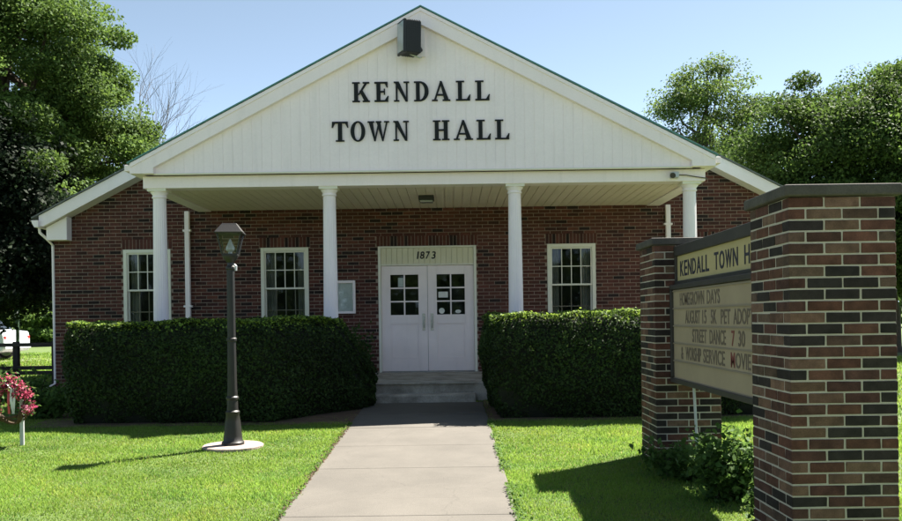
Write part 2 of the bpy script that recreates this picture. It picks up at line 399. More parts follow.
# main roof + rake trim
ridge = rake(X0); eave = rake(X0-7.45)
def slab(x0, x1, z0, z1, ya, yb, t): # roof slab between (x0,z0)-(x1,z1)
    return [(x0,z0),(x1,z1),(x1,z1+t),(x0,z0+t)]
rf = MB()
for s in (-1,1):
    p = [(X0, ridge+.0),(X0, ridge+.025),(X0+s*7.30, rake(X0-7.30)+.025),(X0+s*7.30, rake(X0-7.30)+.0)]
    rf.prism_xz(p if s < 0 else p[::-1], 15.36, 29.3)
roof = rf.build('roof', M['shingle'], hall)
for s in (-1,1):
    # rake fascia board
    p = [(X0+s*7.18, rake(X0+7.18)-.005),(X0+s*.0, ridge-.005),(X0, ridge-.245),(X0+s*7.10, rake(X0+7.10)-.245),(X0+s*7.18, rake(X0+7.18)-.20)]
    MB().prism_xz(p if s > 0 else p[::-1], 15.40, 15.46).build('rake_board', M['white'], hall, bevel=.004)
    p = [(X0+s*7.10, rake(X0+7.10)-.235),(X0, ridge-.235),(X0, ridge-.215),(X0+s*7.10, rake(X0+7.10)-.215)]
    MB().prism_xz(p if s < 0 else p[::-1], 15.46, YW+.01).build('rake_soffit', M['white'], hall)
    # boxed cornice return at the corner
    xa, xb = sorted((X0+s*7.14, X0+s*6.72)); 
    z1 = rake(X0+6.72)-.25; 
    MB().prism_xz([(X0+s*7.10,1.58),(X0+s*6.72,1.58),(X0+s*6.72,rake(X0+6.72)-.25),(X0+s*7.10,rake(X0+7.10)-.25)][::(1 if s < 0 else -1)], 15.52, YW-.02).build('cornice_return', M['white'], hall, bevel=.004)
    # gutter (K shape) along the eave, downspout
    gx = X0+s*7.16
    prof = [(gx,1.93),(gx,1.80),(gx+s*.07,1.80),(gx+s*.11,1.87),(gx+s*.125,1.93)]
    MB().prism_xz(prof if s < 0 else prof[::-1], 15.33, 29.2).build('gutter', M['white'], hall, bevel=.004)
    d = MB(); cx = X0+s*7.085
    d.tube([(gx+s*.06,15.5,1.82),(gx+s*.06,15.52,1.72),(cx+s*.03,15.6,1.60),(cx,15.74,1.50),(cx,15.76,-1.1),(cx+s*.1,15.6,-1.18)], .026, 8)
    d.build('downspout', M['white'], hall, smooth=True)
# porch roof / pediment
PZ = 4.76; PS = .518; PH = 4.46; YF = 12.70
def prake(x): return PZ-PS*abs(x-X0)
rf = MB()
for s in (-1,1):
    p = [(X0,PZ+.0),(X0,PZ+.02),(X0+s*(PH+.03),prake(X0+PH+.03)+.02),(X0+s*(PH+.03),prake(X0+PH+.03)+.0)]
    rf.prism_xz(p if s < 0 else p[::-1], YF-.03, YW+.3)
rf.build('porch_roof', mat('drip_edge', (.10,.27,.25), .6, noise=.3, nscale=4), hall)
for s in (-1,1):
    p = [(X0+s*PH, prake(X0+PH)-.004),(X0,PZ-.004),(X0,PZ-.262),(X0+s*4.10, prake(X0+4.10)-.262),(X0+s*4.10,2.285),(X0+s*PH,2.285)]
    MB().prism_xz(p if s > 0 else p[::-1], YF, YF+.12).build('porch_rake_board', M['white'], hall, bevel=.003)
    p = [(X0+s*(PH-.02), prake(X0+PH)-.01),(X0,PZ-.012),(X0,PZ-.065),(X0+s*(PH-.02), prake(X0+PH)-.068)]
    MB().prism_xz(p if s > 0 else p[::-1], YF-.018, YF-.001).build('shingle_mould', M['white'], hall)
    x0, x1 = sorted((X0+s*PH, X0+s*(PH-.18)))
    MB().box(x0+.003, x1, YF+.12, YW-.02, 2.285, 2.42).build('porch_eave_box', M['white'], hall)
    x0, x1 = sorted((X0+s*(PH+.0), X0+s*(PH+.10)))
    MB().box(x0, x1, YF+.05, YW-.05, 2.33, 2.43).build('porch_gutter', M['white'], hall, bevel=.01)
    # wall end downspouts under the porch
    dx = -4.93 if s < 0 else 4.10
    t = MB(); t.box(dx-.045, dx+.045, YW-.105, YW-.025, -1.0, 2.10).build('downspout', M['white'], hall, bevel=.012)
    for z in (1.72, .3): MB().box(dx-.075, dx+.075, YW-.112, YW-.02, z, z+.035).build('strap', M['white'], hall)
# siding boards
bw = .151; xl = X0-4.10; n_ = int(8.2/bw)+1; bw = 8.2/n_
MB().prism_xz([(X0-4.14,2.28),(X0+4.14,2.28),(X0+4.14,prake(X0+4.14)-.2),(X0,PZ-.2),(X0-4.14,prake(X0-4.14)-.2)], YF+.0935, YF+.16).build('gable_backing', M['siding'], hall)
for i in range(n_):
    a = xl+i*bw+.002; b = xl+(i+1)*bw-.002
    za, zb2 = prake(a)-.24, prake(b)-.24
    poly = [(a,2.29),(b,2.29),(b,zb2)]+([(X0,PZ-.24)] if a < X0 < b else [])+[(a,za)]
    MB().prism_xz(poly, YF+.088+random.uniform(0,.002), YF+.107).build('siding_board', M['siding'], hall, bevel=.002, seg=1)
MB().box(X0-4.10, X0+4.10, YF+.06, YF+.10, 2.275, 2.297).build('drip_trim', M['cream_trim'], hall)
# beam round the porch
BX0, BX1 = X0-4.33, X0+4.36
MB().box(BX0, BX1, 12.90, 13.16, 2.09, 2.275).build('porch_beam', M['white'], hall, bevel=.004)
for a, b in ((BX0, BX0+.24), (BX1-.24, BX1)): MB().box(a+.002, b-.002, 13.16, YW-.02, 2.092, 2.28).build('porch_side_beam', M['white'], hall)
# soffit boards
n_ = 54; sx0, sx1 = BX0+.24, BX1-.24; sw = (sx1-sx0)/n_
MB().box(sx0, sx1, 13.16, YW-.015, 2.125, 2.14).build('soffit_backing', M['soffit'], hall)
sbme = None
for i in range(n_):
    MB().box(sx0+i*sw+.006, sx0+(i+1)*sw-.006, 13.162, YW-.018, 2.108+random.uniform(0,.002), 2.127).build('soffit_board', M['soffit'], hall)
# columns
for cx in (-4.53, -1.875, 1.02, 3.755):
    zf = -.98; prof = [(.105,zf+.12),(.112,.6),(.104,1.4),(.098,1.94)]
    prof = [(.116,zf+.13),(.116,zf+.9),(.108,.9),(.098,1.95)]
    cl = MB().lathe([(r,z) for r,z in prof], cx, 13.06, 40, flute=.035).build('column', M['column'], hall)
    MB().lathe([(.10,1.95),(.115,1.955),(.115,1.975),(.105,1.98),(.105,2.0),(.135,2.04),(.135,2.05)], cx, 13.06, 32).build('capital', M['column'], cl, smooth=True)
    MB().box(cx-.145, cx+.145, 12.915, 13.205, 2.05, 2.092).build('abacus', M['cream_trim'], cl)
    MB().lathe([(.15,zf),(.15,zf+.06),(.13,zf+.07),(.14,zf+.09),(.14,zf+.11),(.12,zf+.14)], cx, 13.06, 32).build('column_base', M['column'], cl, smooth=True)
# porch slab and steps
MB().box(X0-4.5, X0+4.5, 13.02, YW-.02, -1.45, -.98).build('porch_floor', M['step'], hall, bevel=.015)
MB().box(-1.17, .36, 12.705, 13.018, -1.5, -1.135).build('step', M['step'], hall, bevel=.02)
MB().box(-1.22, .38, 12.98, 14.2, -1.0, -.972).build('landing', M['step'], hall, bevel=.01)
# windows
for (a,b) in wins:
    W = MB()
    f = .065; y0 = YW-.025
    MBf = MB(); MBf.box(a,a+f,y0,YW+.1,WZ0,WZ1); MBf.box(b-f,b,y0,YW+.1,WZ0,WZ1); MBf.box(a+f,b-f,y0+.001,YW+.1,WZ1-f,WZ1)
    win = MBf.build('window', M['cream_trim'], hall, bevel=.004)
    MB().box(a-.04,b+.04,y0-.035,YW+.1,WZ0-.055,WZ0).build('sill', M['cream_trim'], win, bevel=.005)
    zm = .63
    for top in (1,0):
        z0, z1 = (zm-.015, WZ1-f) if top else (WZ0, zm+.015)
        yy = YW+.0 if top else YW+.045; t = .028
        sa = MB(); sa.box(a+f,a+f+t,yy,yy+.035,z0,z1); sa.box(b-f-t,b-f,yy,yy+.035,z0,z1); sa.box(a+f+t,b-f-t,yy,yy+.035,z0,z0+t+.006); sa.box(a+f+t,b-f-t,yy,yy+.035,z1-t,z1)
        sa.build('sash', M['cream_trim'], win, bevel=.003)
        gx0, gx1, gz0, gz1 = a+f+t, b-f-t, z0+t+.006, z1-t; mt = .008
        mu = MB(); ym = yy+.006 if top else yy+.024
        for k in range(1,4): xx = gx0+(gx1-gx0)*k/4; mu.box(xx-mt, xx+mt, ym, ym+.014, gz0, gz1)
        zz = (gz0+gz1)/2; mu.box(gx0,gx1,ym+.001,ym+.013,zz-mt,zz+mt)
        mu.build('muntin', M['cream_trim'] if top else M['track'], win)
        for k in range(4):
            for q in range(2):
                xa = gx0+(gx1-gx0)*k/4+.001; xb_ = gx0+(gx1-gx0)*(k+1)/4-.001; za = gz0+(gz1-gz0)*q/2+.001; zb_ = gz0+(gz1-gz0)*(q+1)/2-.001
                tl = random.uniform(-.0012,.0012); tl2 = random.uniform(-.0012,.0012); yp = yy+.018
                MB().add([(xa,yp+tl,za),(xb_,yp-tl,za),(xb_,yp-tl+tl2,zb_),(xa,yp+tl+tl2,zb_)], [(0,1,2,3)]).build('pane', M['glass'], win)
    # curtains inside
    for s in (0,1):
        cm = MB(); n2 = 14; wd = .17; base = a+.07 if s == 0 else b-.07-wd
        vs = []
        for k in range(n2+1):
            xx = base+wd*k/n2; yy = YW+.19+.018*math.sin(k*1.9)
            vs += [(xx,yy,WZ0),(xx,yy,WZ1)]
        cm.add(vs, [(2*k,2*k+2,2*k+3,2*k+1) for k in range(n2)]); cm.build('curtain', M['curtain'], win, smooth=True)
# entrance: frame, header, doors
MBf = MB(); MBf.box(DX0,DX0+.05,YW-.03,YW+.12,DZ0,DZ1); MBf.box(DX1-.05,DX1,YW-.03,YW+.12,DZ0,DZ1); MBf.box(DX0+.05,DX1-.05,YW-.029,YW+.12,DZ1-.03,DZ1)
MBf.box(DX0+.05,DX1-.05,YW-.028,YW+.12,1.03,1.06)
df = MBf.build('door_frame', M['cream_trim'], hall, bevel=.004)
n_ = 17; hw = (DX1-DX0-.1)/n_
MB().box(DX0+.05,DX1-.05,YW+.02,YW+.03,1.06,DZ1-.03).build('header_backing', M['cream'], df)
for i in range(n_): MB().box(DX0+.05+i*hw+.003, DX0+.05+(i+1)*hw-.003, YW+.0, YW+.022, 1.061, DZ1-.031).build('header_board', M['cream'], df, bevel=.002, seg=1)
MB().box(DX0+.05,DX1-.05,YW-.06,YW+.12,-1.0,-.965).build('threshold', M['steel'], df)
dm = (DX0+DX1)/2
for s in (-1,1):
    xa, xb_ = (DX0+.053, dm-.003) if s < 0 else (dm+.003, DX1-.053)
    yd = YW+.02; z0, z1 = -.96, 1.027
    gx0, gx1 = xa+.17, xb_-.17; gz0, gz1 = .10, .86
    d = MB(); d.box(xa,gx0,yd,yd+.045,z0,z1); d.box(gx1,xb_,yd,yd+.045,z0,z1); d.box(gx0,gx1,yd,yd+.045,gz1,z1); d.box(gx0,gx1,yd,yd+.045,-.06,gz0); d.box(gx0,gx1,yd,yd+.045,z0,-.72)
    dr = d.build('door', M['door'], hall, bevel=.003)
    MB().box(gx0-.002,gx1+.002,yd+.016,yd+.03,-.722,-.058).build('door_panel', M['door'], dr)
    pm = MB(); pw = .018
    pm.box(gx0,gx1,yd+.002,yd+.016,-.06-pw,-.06); pm.box(gx0,gx1,yd+.002,yd+.016,-.72,-.72+pw); pm.box(gx0,gx0+pw,yd+.003,yd+.016,-.72+pw,-.06-pw); pm.box(gx1-pw,gx1,yd+.003,yd+.016,-.72+pw,-.06-pw)
    pm.build('panel_mould', M['door'], dr, bevel=.004)
    mu = MB(); xm = (gx0+gx1)/2; mu.box(xm-.013,xm+.013,yd+.006,yd+.03,gz0,gz1)
    for q in (1,2): zz = gz0+(gz1-gz0)*q/3; mu.box(gx0,xm-.013,yd+.007,yd+.029,zz-.013,zz+.013); mu.box(xm+.013,gx1,yd+.007,yd+.029,zz-.013,zz+.013)
    mu.build('muntin', M['door'], dr)
    for k in range(2):
        for q in range(3):
            x0_ = gx0 if k == 0 else xm+.013; x1_ = xm-.013 if k == 0 else gx1; za = gz0+(gz1-gz0)*q/3+.012; zb_ = gz0+(gz1-gz0)*(q+1)/3-.012
            t1 = random.uniform(-.001,.001)
            MB().add([(x0_,yd+.02+t1,za),(x1_,yd+.02-t1,za),(x1_,yd+.02-t1,zb_),(x0_,yd+.02+t1,zb_)], [(0,1,2,3)]).build('pane', M['glass'], dr)
    hx = xb_-.075 if s < 0 else xa+.075
    hp = MB().box(hx-.028,hx+.028,yd-.006,yd,-.20,.12).build('handle_plate', M['steel'], dr, bevel=.002)
    MB().tube([(hx,yd-.006,.06),(hx,yd-.05,.055),(hx,yd-.055,-.04),(hx,yd-.05,-.135),(hx,yd-.006,-.14)], .010, 8).build('handle', M['steel'], dr, smooth=True)
    # notices behind the panes
    if s < 0:
        MB().box(gx0+.145,gx0+.245,yd+.0225,yd+.0235,.63,.80).build('notice', M['paper'], dr)
    else:
        MB().box(gx0+.03,gx0+.21,yd+.0175,yd+.0185,.42,.53).build('notice', M['paper'], dr)
        MB().prism_xz([(gx0+.09+.055*math.cos(k*.524),.17+.055*math.sin(k*.524)) for k in range(12)], yd+.0175, yd+.0185).build('sticker', M['paper'], dr)
        MB().prism_xz([(gx0+.40+.055*math.cos(k*.524),.155+.035*math.sin(k*.524)) for k in range(12)], yd+.0175, yd+.0185).build('sticker', M['paper'], dr)

# text helper: built-in font to mesh
def text_mesh(body, height, width=None, extrude=.004, shear=0, bold=0, spacing=1):
    c = bpy.data.curves.new('t', 'FONT'); c.body = body; c.size = 1; c.extrude = 0; c.shear = shear; c.offset = bold; c.space_character = spacing; c.resolution_u = 3
    o = bpy.data.objects.new('t', c); C.objects.link(o)
    dg = bpy.context.evaluated_depsgraph_get(); me = bpy.data.meshes.new_from_object(o.evaluated_get(dg))
    bpy.data.objects.remove(o); bpy.data.curves.remove(c)
    v = np.empty(len(me.vertices)*3); me.vertices.foreach_get('co', v); v = v.reshape(-1,3)
    v[:,0] -= v[:,0].min(); v[:,1] -= 0
    sc = height/.69; v[:,1] *= sc
    v[:,0] *= (width/v[:,0].max()) if width else sc
    # extrude: front and back faces + sides through solidify-like duplication
    fs = [list(p.vertices) for p in me.polygons]
    ec = {}
    for f in fs:
        for i in range(len(f)): e = (f[i], f[(i+1)%len(f)]); ec[e] = 1
    n = len(v); vs = np.vstack([v+np.array([0,0,extrude]), v])
    F_ = [f for f in fs]
    for e in ec:
        if (e[1],e[0]) not in ec: F_.append([e[1], e[0], n+e[0], n+e[1]])
    bpy.data.meshes.remove(me)
    return vs, F_
def put_text(name, body, mtx, height, material, parent, **k):
    vs, fs = text_mesh(body, height, **k)
    out = [mtx @ Vector(v) for v in vs]
    return MB().add(out, fs).build(name, material, parent)
# 1873
FRONT = lambda x,y,z: Matrix(((1,0,0,x),(0,0,-1,y),(0,1,0,z),(0,0,0,1)))
xn = dm-.17-.035
for ch, wd, st in (('1',.045,.01),('8',.085,0),('7',.085,0),('3',.085,0)):
    put_text('numeral', ch, FRONT(xn+st, YW-.001, 1.155), .135, M['letter'], hall, width=wd, extrude=.008, shear=.15, bold=.015); xn += .072 if ch == '1' else .107

# serif capitals for the pediment
def glyph(ch):
    P = []; st, th, sf = .20, .085, .062
    def R(x0,x1,z0,z1): P.append([(x0,z0),(x1,z0),(x1,z1),(x0,z1)])
    def Q(*p): P.append(list(p))
    def serif(x0,x1,top): 
        if top: R(x0,x1,1-sf,1)
        else: R(x0,x1,0,sf)
    if ch == 'L':
        w_ = .727; R(.10,.30,0,1); serif(0,.42,1); R(0,w_-.02,0,.075); Q((w_-.20,.06),(w_-.03,.06),(w_,.30),(w_-.05,.30)); 
    elif ch == 'E':
        w_ = .71; R(.10,.30,0,1); R(0,w_-.05,.925,1); R(0,w_-.02,0,.075); R(.28,.52,.47,.54); R(.47,.53,.36,.65)
        Q((w_-.20,.06),(w_-.03,.06),(w_,.28),(w_-.05,.28)); Q((w_-.10,.73),(w_-.05,.73),(w_-.05,.94),(w_-.20,.94))
    elif ch == 'H':
        w_ = .83
        for x in (.09, w_-.29): R(x,x+.20,0,1); serif(x-.09,x+.29,1); serif(x-.09,x+.29,0)
        R(.28,w_-.28,.47,.55)
    elif ch == 'T':
        w_ = .81; c = w_/2; R(c-.10,c+.10,0,1); R(.02,w_-.02,.92,1); serif(c-.21,c+.21,0)
        Q((0,.70),(.05,.70),(.17,.94),(.02,.94)); Q((w_-.05,.70),(w_,.70),(w_-.02,.94),(w_-.17,.94))
    elif ch == 'N':
        w_ = .80; R(.10,.10+th,.0,1); R(w_-.17,w_-.17+th,0,1); Q((.02,1),(.26,1),(w_-.08,0),(w_-.20,0)); serif(0,.28,0); serif(w_-.29,w_,1); serif(0,.2,1)
    elif ch == 'K':
        w_ = .88; R(.09,.29,0,1); serif(0,.38,1); serif(0,.38,0); Q((.27,.34),(.40,.42),(.76,.96),(.64,.96)); Q((.36,.55),(.50,.62),(.84,.04),(.60,.04)); serif(.53,.86,1); serif(.52,w_,0)
    elif ch == 'A':
        w_ = .925; Q((.10,.04),(.19,.04),(.49,.92),(.42,1.0)); Q((.40,1.0),(.50,1.0),(.85,.04),(.62,.04)); R(.22,.66,.27,.345); serif(0,.29,0); serif(.53,w_,0)
    elif ch == 'W':
        w_ = 1.10; Q((.05,.96),(.27,.96),(.40,.0),(.33,.0)); Q((.33,0),(.40,0),(.58,.80),(.52,.86)); Q((.45,.96),(.65,.96),(.80,0),(.73,0)); Q((.73,0),(.80,0),(1.02,.96),(.94,.96)); serif(0,.34,1); serif(.42,.70,1); serif(.84,w_,1)
    elif ch in 'OD':
        w_ = .78 if ch == 'O' else .76; n = 28
        if ch == 'O':
            cx = w_/2; ang = [2*math.pi*i/n for i in range(n+1)]
            o_ = [(cx+.39*math.cos(a), .5+.515*math.sin(a)) for a in ang]; i_ = [(cx+.19*math.cos(a), .5+.45*math.sin(a)) for a in ang]
        else:
            R(.10,.30,0,1); serif(0,.36,1); serif(0,.36,0)
            ang = [-math.pi/2+math.pi*i/14 for i in range(15)]
            o_ = [(.30+.46*math.cos(a), .5+.5*math.sin(a)) for a in ang]; i_ = [(.30+.25*math.cos(a), .5+.43*math.sin(a)) for a in ang]
        for k in range(len(o_)-1): P.append([i_[k], o_[k], o_[k+1], i_[k+1]])
    return P, w_
ZP = YF+.088
def serif_row(word, starts, ends, zbase, h):
    for ch, a, b in zip(word, starts, ends):
        P, w_ = glyph(ch); sx = (b-a)/w_; m_ = MB()
        for k, poly in enumerate(P):
            pts = [(a+x*sx, zbase+z*h) for x, z in poly]
            ar = sum(pts[i][0]*pts[(i+1)%len(pts)][1]-pts[(i+1)%len(pts)][0]*pts[i][1] for i in range(len(pts)))
            if ar < 0: pts = pts[::-1]
            m_.prism_xz(pts, ZP-.028-.0006*(k if ch not in 'OD' or k < 3 else 3), ZP+.004)
        m_.build('letter', M['letter'], hall)
kx = lambda q: -1.462+(q-62)/347.5
serif_row('KENDALL', [kx(q) for q in (62,180,283,390,485,613,715)], [kx(q) for q in (155,255,365,468,583,690,793)], 3.345, .302)
tx = lambda q: -1.468+(q-62)/347.5
serif_row('TOWNHALL', [tx(q) for q in (-48,52,143,280,490,600,722,820)], [tx(q) for q in (40,130,258,362,578,703,798,897)], 2.745, .302)

# ------------------------------------------------------------------ fittings on the hall
t = thing('floodlight', 'black boxy floodlight mounted high under the pediment peak', 'floodlight', (X0-.05, YF, 4.15))
R_ = Matrix.Translation((X0-.17, YF-.16, 4.23)) @ Matrix.Rotation(math.radians(-68), 4, 'Z') @ Matrix.Rotation(math.radians(4), 4, 'Y')
def rbox(mb, R, *a):
    q = MB().box(*a); mb.add([R @ Vector(v) for v in q.v], q.f); return mb
rbox(MB(), R_, -.15,.15,-.10,.14,-.235,.235).build('housing', M['black'], t, bevel=.012)
rbox(MB(), R_, -.16,.16,-.135,-.10,-.245,.245).build('lens_frame', M['black'], t, bevel=.006)
rbox(MB(), R_, -.13,.13,-.142,-.136,-.215,.215).build('lens', M['lens'], t)
for k in range(7): rbox(MB(), R_, -.155,.155,-.06+k*.028,-.052+k*.028,-.24,.24).build('cooling_fin', M['black'], t)
MB().tube([(X0-.12,YF-.10,4.16),(X0-.02,YF-.05,4.12),(X0+.0,YF+.09,4.12)], .03, 8).build('knuckle', M['black'], t)
MB().tube([(X0-.16,YF-.14,4.0),(X0-.03,YF-.06,3.97),(X0-.0,YF+.09,4.02)], .012, 6).build('bracket', M['galv'], t)
MB().box(X0-.06,X0+.06,YF+.06,YF+.088,4.02,4.42).build('back_plate', M['white'], t)

t = thing('ceiling_light', 'small dark square light fixture on the porch ceiling', 'ceiling light', (-.39, 14.2, 2.0))
MB().box(-.52,-.26,14.10,14.36,2.03,2.108).build('housing', M['black'], t, bevel=.01)
MB().box(-.50,-.28,14.12,14.34,2.0,2.03).build('diffuser', M['lens'], t, bevel=.008)

t = thing('notice_case', 'white framed glass notice case on brick beside the doors', 'notice board', (-1.98, YW, .15))
fr = MB(); fr.box(-2.17,-2.125,YW-.09,YW-.016,.14,.76); fr.box(-1.835,-1.79,YW-.09,YW-.016,.14,.76); fr.box(-2.125,-1.835,YW-.09,YW-.016,.715,.76); fr.box(-2.125,-1.835,YW-.09,YW-.016,.14,.185)
fr.build('frame', M['white'], t, bevel=.004)
MB().box(-2.125,-1.835,YW-.03,YW-.017,.185,.715).build('backing', M['paper'], t)
MB().add([(-2.125,YW-.07,.185),(-1.835,YW-.07,.185),(-1.835,YW-.07,.715),(-2.125,YW-.07,.715)], [(0,1,2,3)]).build('pane', M['glass'], t)
for k, (a, b, c, d) in enumerate(((-2.11,-1.99,.50,.69),(-1.97,-1.85,.46,.66),(-2.10,-1.96,.22,.44))):
    MB().box(a,b,YW-.034,YW-.031,c,d).build('notice', M['paper'], t)

t = thing('spotlight', 'small grey spotlight with cable on the white porch beam', 'spotlight', (3.48, 12.86, 2.15))
MB().box(3.41,3.53,12.80,12.898,2.13,2.22).build('housing', M['galv'], t, bevel=.01)
MB().lathe([(.03,0),(.05,.02),(.05,.05)], 0, 0, 12)
MB().tube([(3.44,12.80,2.17),(3.42,12.76,2.155)], [.03,.045], 10).build('lamp_head', M['frame_dark'], t)
MB().tube([(3.53,12.87,2.18),(3.65,12.865,2.175),(3.80,12.875,2.15),(3.94,12.88,2.13),(3.99,12.92,2.13)], .008, 6).build('cable', M['frame_dark'], t)

# ------------------------------------------------------------------ brick sign
PW = .62
def pillar(name, label, x0, y0):
    zt = .683; gz = ground(y0+.3)
    p = thing(name, label, 'brick pillar', (x0+PW/2, y0+PW/2, gz), 'brick pillars of the sign')
    x1, y1 = x0+PW, y0+PW; d = .1
    core = MB().box(x0+.004, x1-.004, y0+.004, y1-.004, gz-.12, zt-.004).build('core', M['mortar2'], p)
    L3 = PW/3; rows = []; z = zt
    k = 0; j = .0105; meshes = {}
    def mk(dx, dy, key):
        key = (key, random.randrange(6))
        if key not in meshes: meshes[key] = unit_brick('brick', dx, dy, CH-j, M['brick_o'], True)
        return meshes[key]
    extra = MB(); count = 0
    while z > gz-.05:
        zc = z-CH/2; k += 1
        if k % 2:   # stretchers on front/back
            fx = [((x0+x0+L3-j/2)/2, L3-j/2, 'fe'), (x0+L3*1.5, L3-j, 'fm'), ((x1+x1-L3+j/2)/2, L3-j/2, 'fe')]
            dd = d-j/2; items = [(cx, y0+dd/2, dx, dd, kk, 0) for cx, dx, kk in fx]+[(cx, y1-dd/2, dx, dd, kk, 1) for cx, dx, kk in fx]
            sl_ = (PW-2*d)/2
            items += [(x0+d/2, y0+d+sl_*(i+.5), d, sl_-j, 's', 0) for i in range(2)]+[(x1-d/2, y0+d+sl_*(i+.5), d, sl_-j, 's', 1) for i in range(2)]
            ext = {}
        else:
            fy = [((y0+y0+L3-j/2)/2, L3-j/2, 'te'), (y0+L3*1.5, L3-j, 'tm'), ((y1+y1-L3+j/2)/2, L3-j/2, 'te')]
            dd = d-j/2; items = [(x0+dd/2, cy, dd, dy, kk, 0) for cy, dy, kk in fy]+[(x1-dd/2, cy, dd, dy, kk, 1) for cy, dy, kk in fy]
            sl_ = (PW-2*d)/2
            items += [(x0+d+sl_*(i+.5), y0+d/2, sl_-j, d, 'u', 0) for i in range(2)]+[(x0+d+sl_*(i+.5), y1-d/2, sl_-j, d, 'u', 1) for i in range(2)]
        for (cx, cy, dx, dy, key, back) in items:
            cc = bcol('sign'); jx, jy = random.uniform(-.0015,.0015), random.uniform(-.0015,.0015)
            # outer corner bricks run flush to the corner
            if back and key in ('s', 'u', 'fm', 'tm'):
                extra.box(cx-dx/2+jx, cx+dx/2+jx, cy-dy/2+jy, cy+dy/2+jy, zc-(CH-j)/2, zc+(CH-j)/2, cc); continue
            if count >= 298:
                extra.box(cx-dx/2, cx+dx/2, cy-dy/2, cy+dy/2, zc-(CH-j)/2, zc+(CH-j)/2, cc); continue
            o = bpy.data.objects.new('brick', mk(dx, dy, key)); C.objects.link(o); o.location = (cx+jx, cy+jy, zc+EZ); o.color = (*cc, 1); o.parent = core; count += 1
        z -= CH
    tag(extra.build('brick_backing', M['brick_a'], core), kind='stuff')
    MB().box(x0-.032, x1+.032, y0-.032, y1+.032, zt, zt+.068).build('cap', M['cap'], p, bevel=.012)
    return p
pillar('brick_pillar', 'mottled brick pillar at the street end of the letter sign', 1.96, 4.83)
pillar('brick_pillar', 'mottled brick pillar at the hall end of the letter sign', 1.948, 7.97)
sg = thing('letter_sign', 'tan changeable letter sign in dark frame between brick pillars', 'sign', (2.265, 6.7, -.62))
ya, yb_ = 5.45, 7.968
XC = 2.265
def frame_rect(name, x0, x1, z0, z1, t, parent, m):
    f = MB(); f.box(x0,x1,ya+.003,yb_-.003,z1-t,z1); f.box(x0,x1,ya+.003,yb_-.003,z0,z0+t); f.box(x0+.001,x1-.001,ya+.003,ya+.003+t,z0+t,z1-t); f.box(x0+.001,x1-.001,yb_-.003-t,yb_-.003,z0+t,z1-t)
    return f.build(name, m, parent, bevel=.006)
frame_rect('header_frame', 2.135, 2.395, .30, .665, .035, sg, M['frame_dark'])
MB().box(2.13,2.40,ya+.004,yb_-.004,.57,.664).build('top_rail', M['frame_dark'], sg, bevel=.005)
MB().box(2.158,2.372,ya+.02,yb_-.03,.331,.5695).build('header_panel', M['header'], sg)
frame_rect('cabinet_frame', 2.085, 2.445, -.622, .298, .045, sg, M['frame_dark'])
MB().box(2.112,2.418,ya+.05,yb_-.05,-.575,.25).build('letter_panel', M['marquee'], sg)
rh = .163; zt0 = .243
for r_ in range(6):
    for xx in (2.104, 2.416): MB().box(xx-.003 if xx < 2.2 else xx, xx+.008 if xx < 2.2 else xx+.011, ya+.056, yb_-.056, zt0-r_*rh-.012, zt0-r_*rh).build('letter_track', M['track'], sg)
SIDE = lambda x,y,z: Matrix(((0,0,-1,x),(-1,0,0,y),(0,1,0,z),(0,0,0,1)))
# header letters one by one (advance by rough letter widths)
yy = 7.83
for ch in 'KENDALL TOWN HALL':
    if ch == ' ': yy -= .116; continue
    wd = {'W':.135,'O':.112,'N':.10,'D':.10,'H':.098,'A':.112,'K':.10,'E':.085,'L':.08,'T':.095}[ch]*1.107
    put_text('header_letter', ch, SIDE(2.157, yy, .378), .138, M['navy'], sg, width=wd, extrude=.003, bold=.012); yy -= wd+.024
def mrow(r_, y0, parts):
    z = zt0-(r_+1)*rh+.022
    for body, ys_, ye_, m_ in parts:
        # plastic letter cards sit on the track: each word a part
        put_text('letter_row', body, SIDE(2.1115, ys_, z), .112, m_, sg, width=ys_-ye_, extrude=.0025, bold=.012)
mrow(0, 0, [('HOMEGROWN', 7.69, 6.96, M['text_dark']), ('DAYS', 6.88, 6.55, M['text_dark'])])
mrow(1, 0, [('AUGUST', 7.52, 7.08, M['text_dark']), ('15', 7.01, 6.90, M['text_dark']), ('5K', 6.78, 6.64, M['text_dark']), ('PET', 6.53, 6.31, M['text_dark']), ('ADOPTION', 6.24, 5.60, M['text_dark'])])
mrow(2, 0, [('STREET', 7.31, 6.90, M['text_dark']), ('DANCE', 6.82, 6.42, M['text_dark']), ('7', 6.29, 6.22, M['text_red']), ('30', 6.14, 6.00, M['text_dark'])])
mrow(3, 0, [('&', 7.67, 7.60, M['text_dark']), ('WORSHIP', 7.52, 7.06, M['text_dark']), ('SERVICE', 7.0, 6.45, M['text_dark']), ('M', 6.31, 6.22, M['text_red']), ('OVIE', 6.205, 5.89, M['text_dark'])])
t = MB().tube([(2.20,7.60,-.60),(2.212,7.58,-1.0),(2.225,7.57,-1.46)], .013, 8).build('conduit', M['galv'], sg, smooth=True)

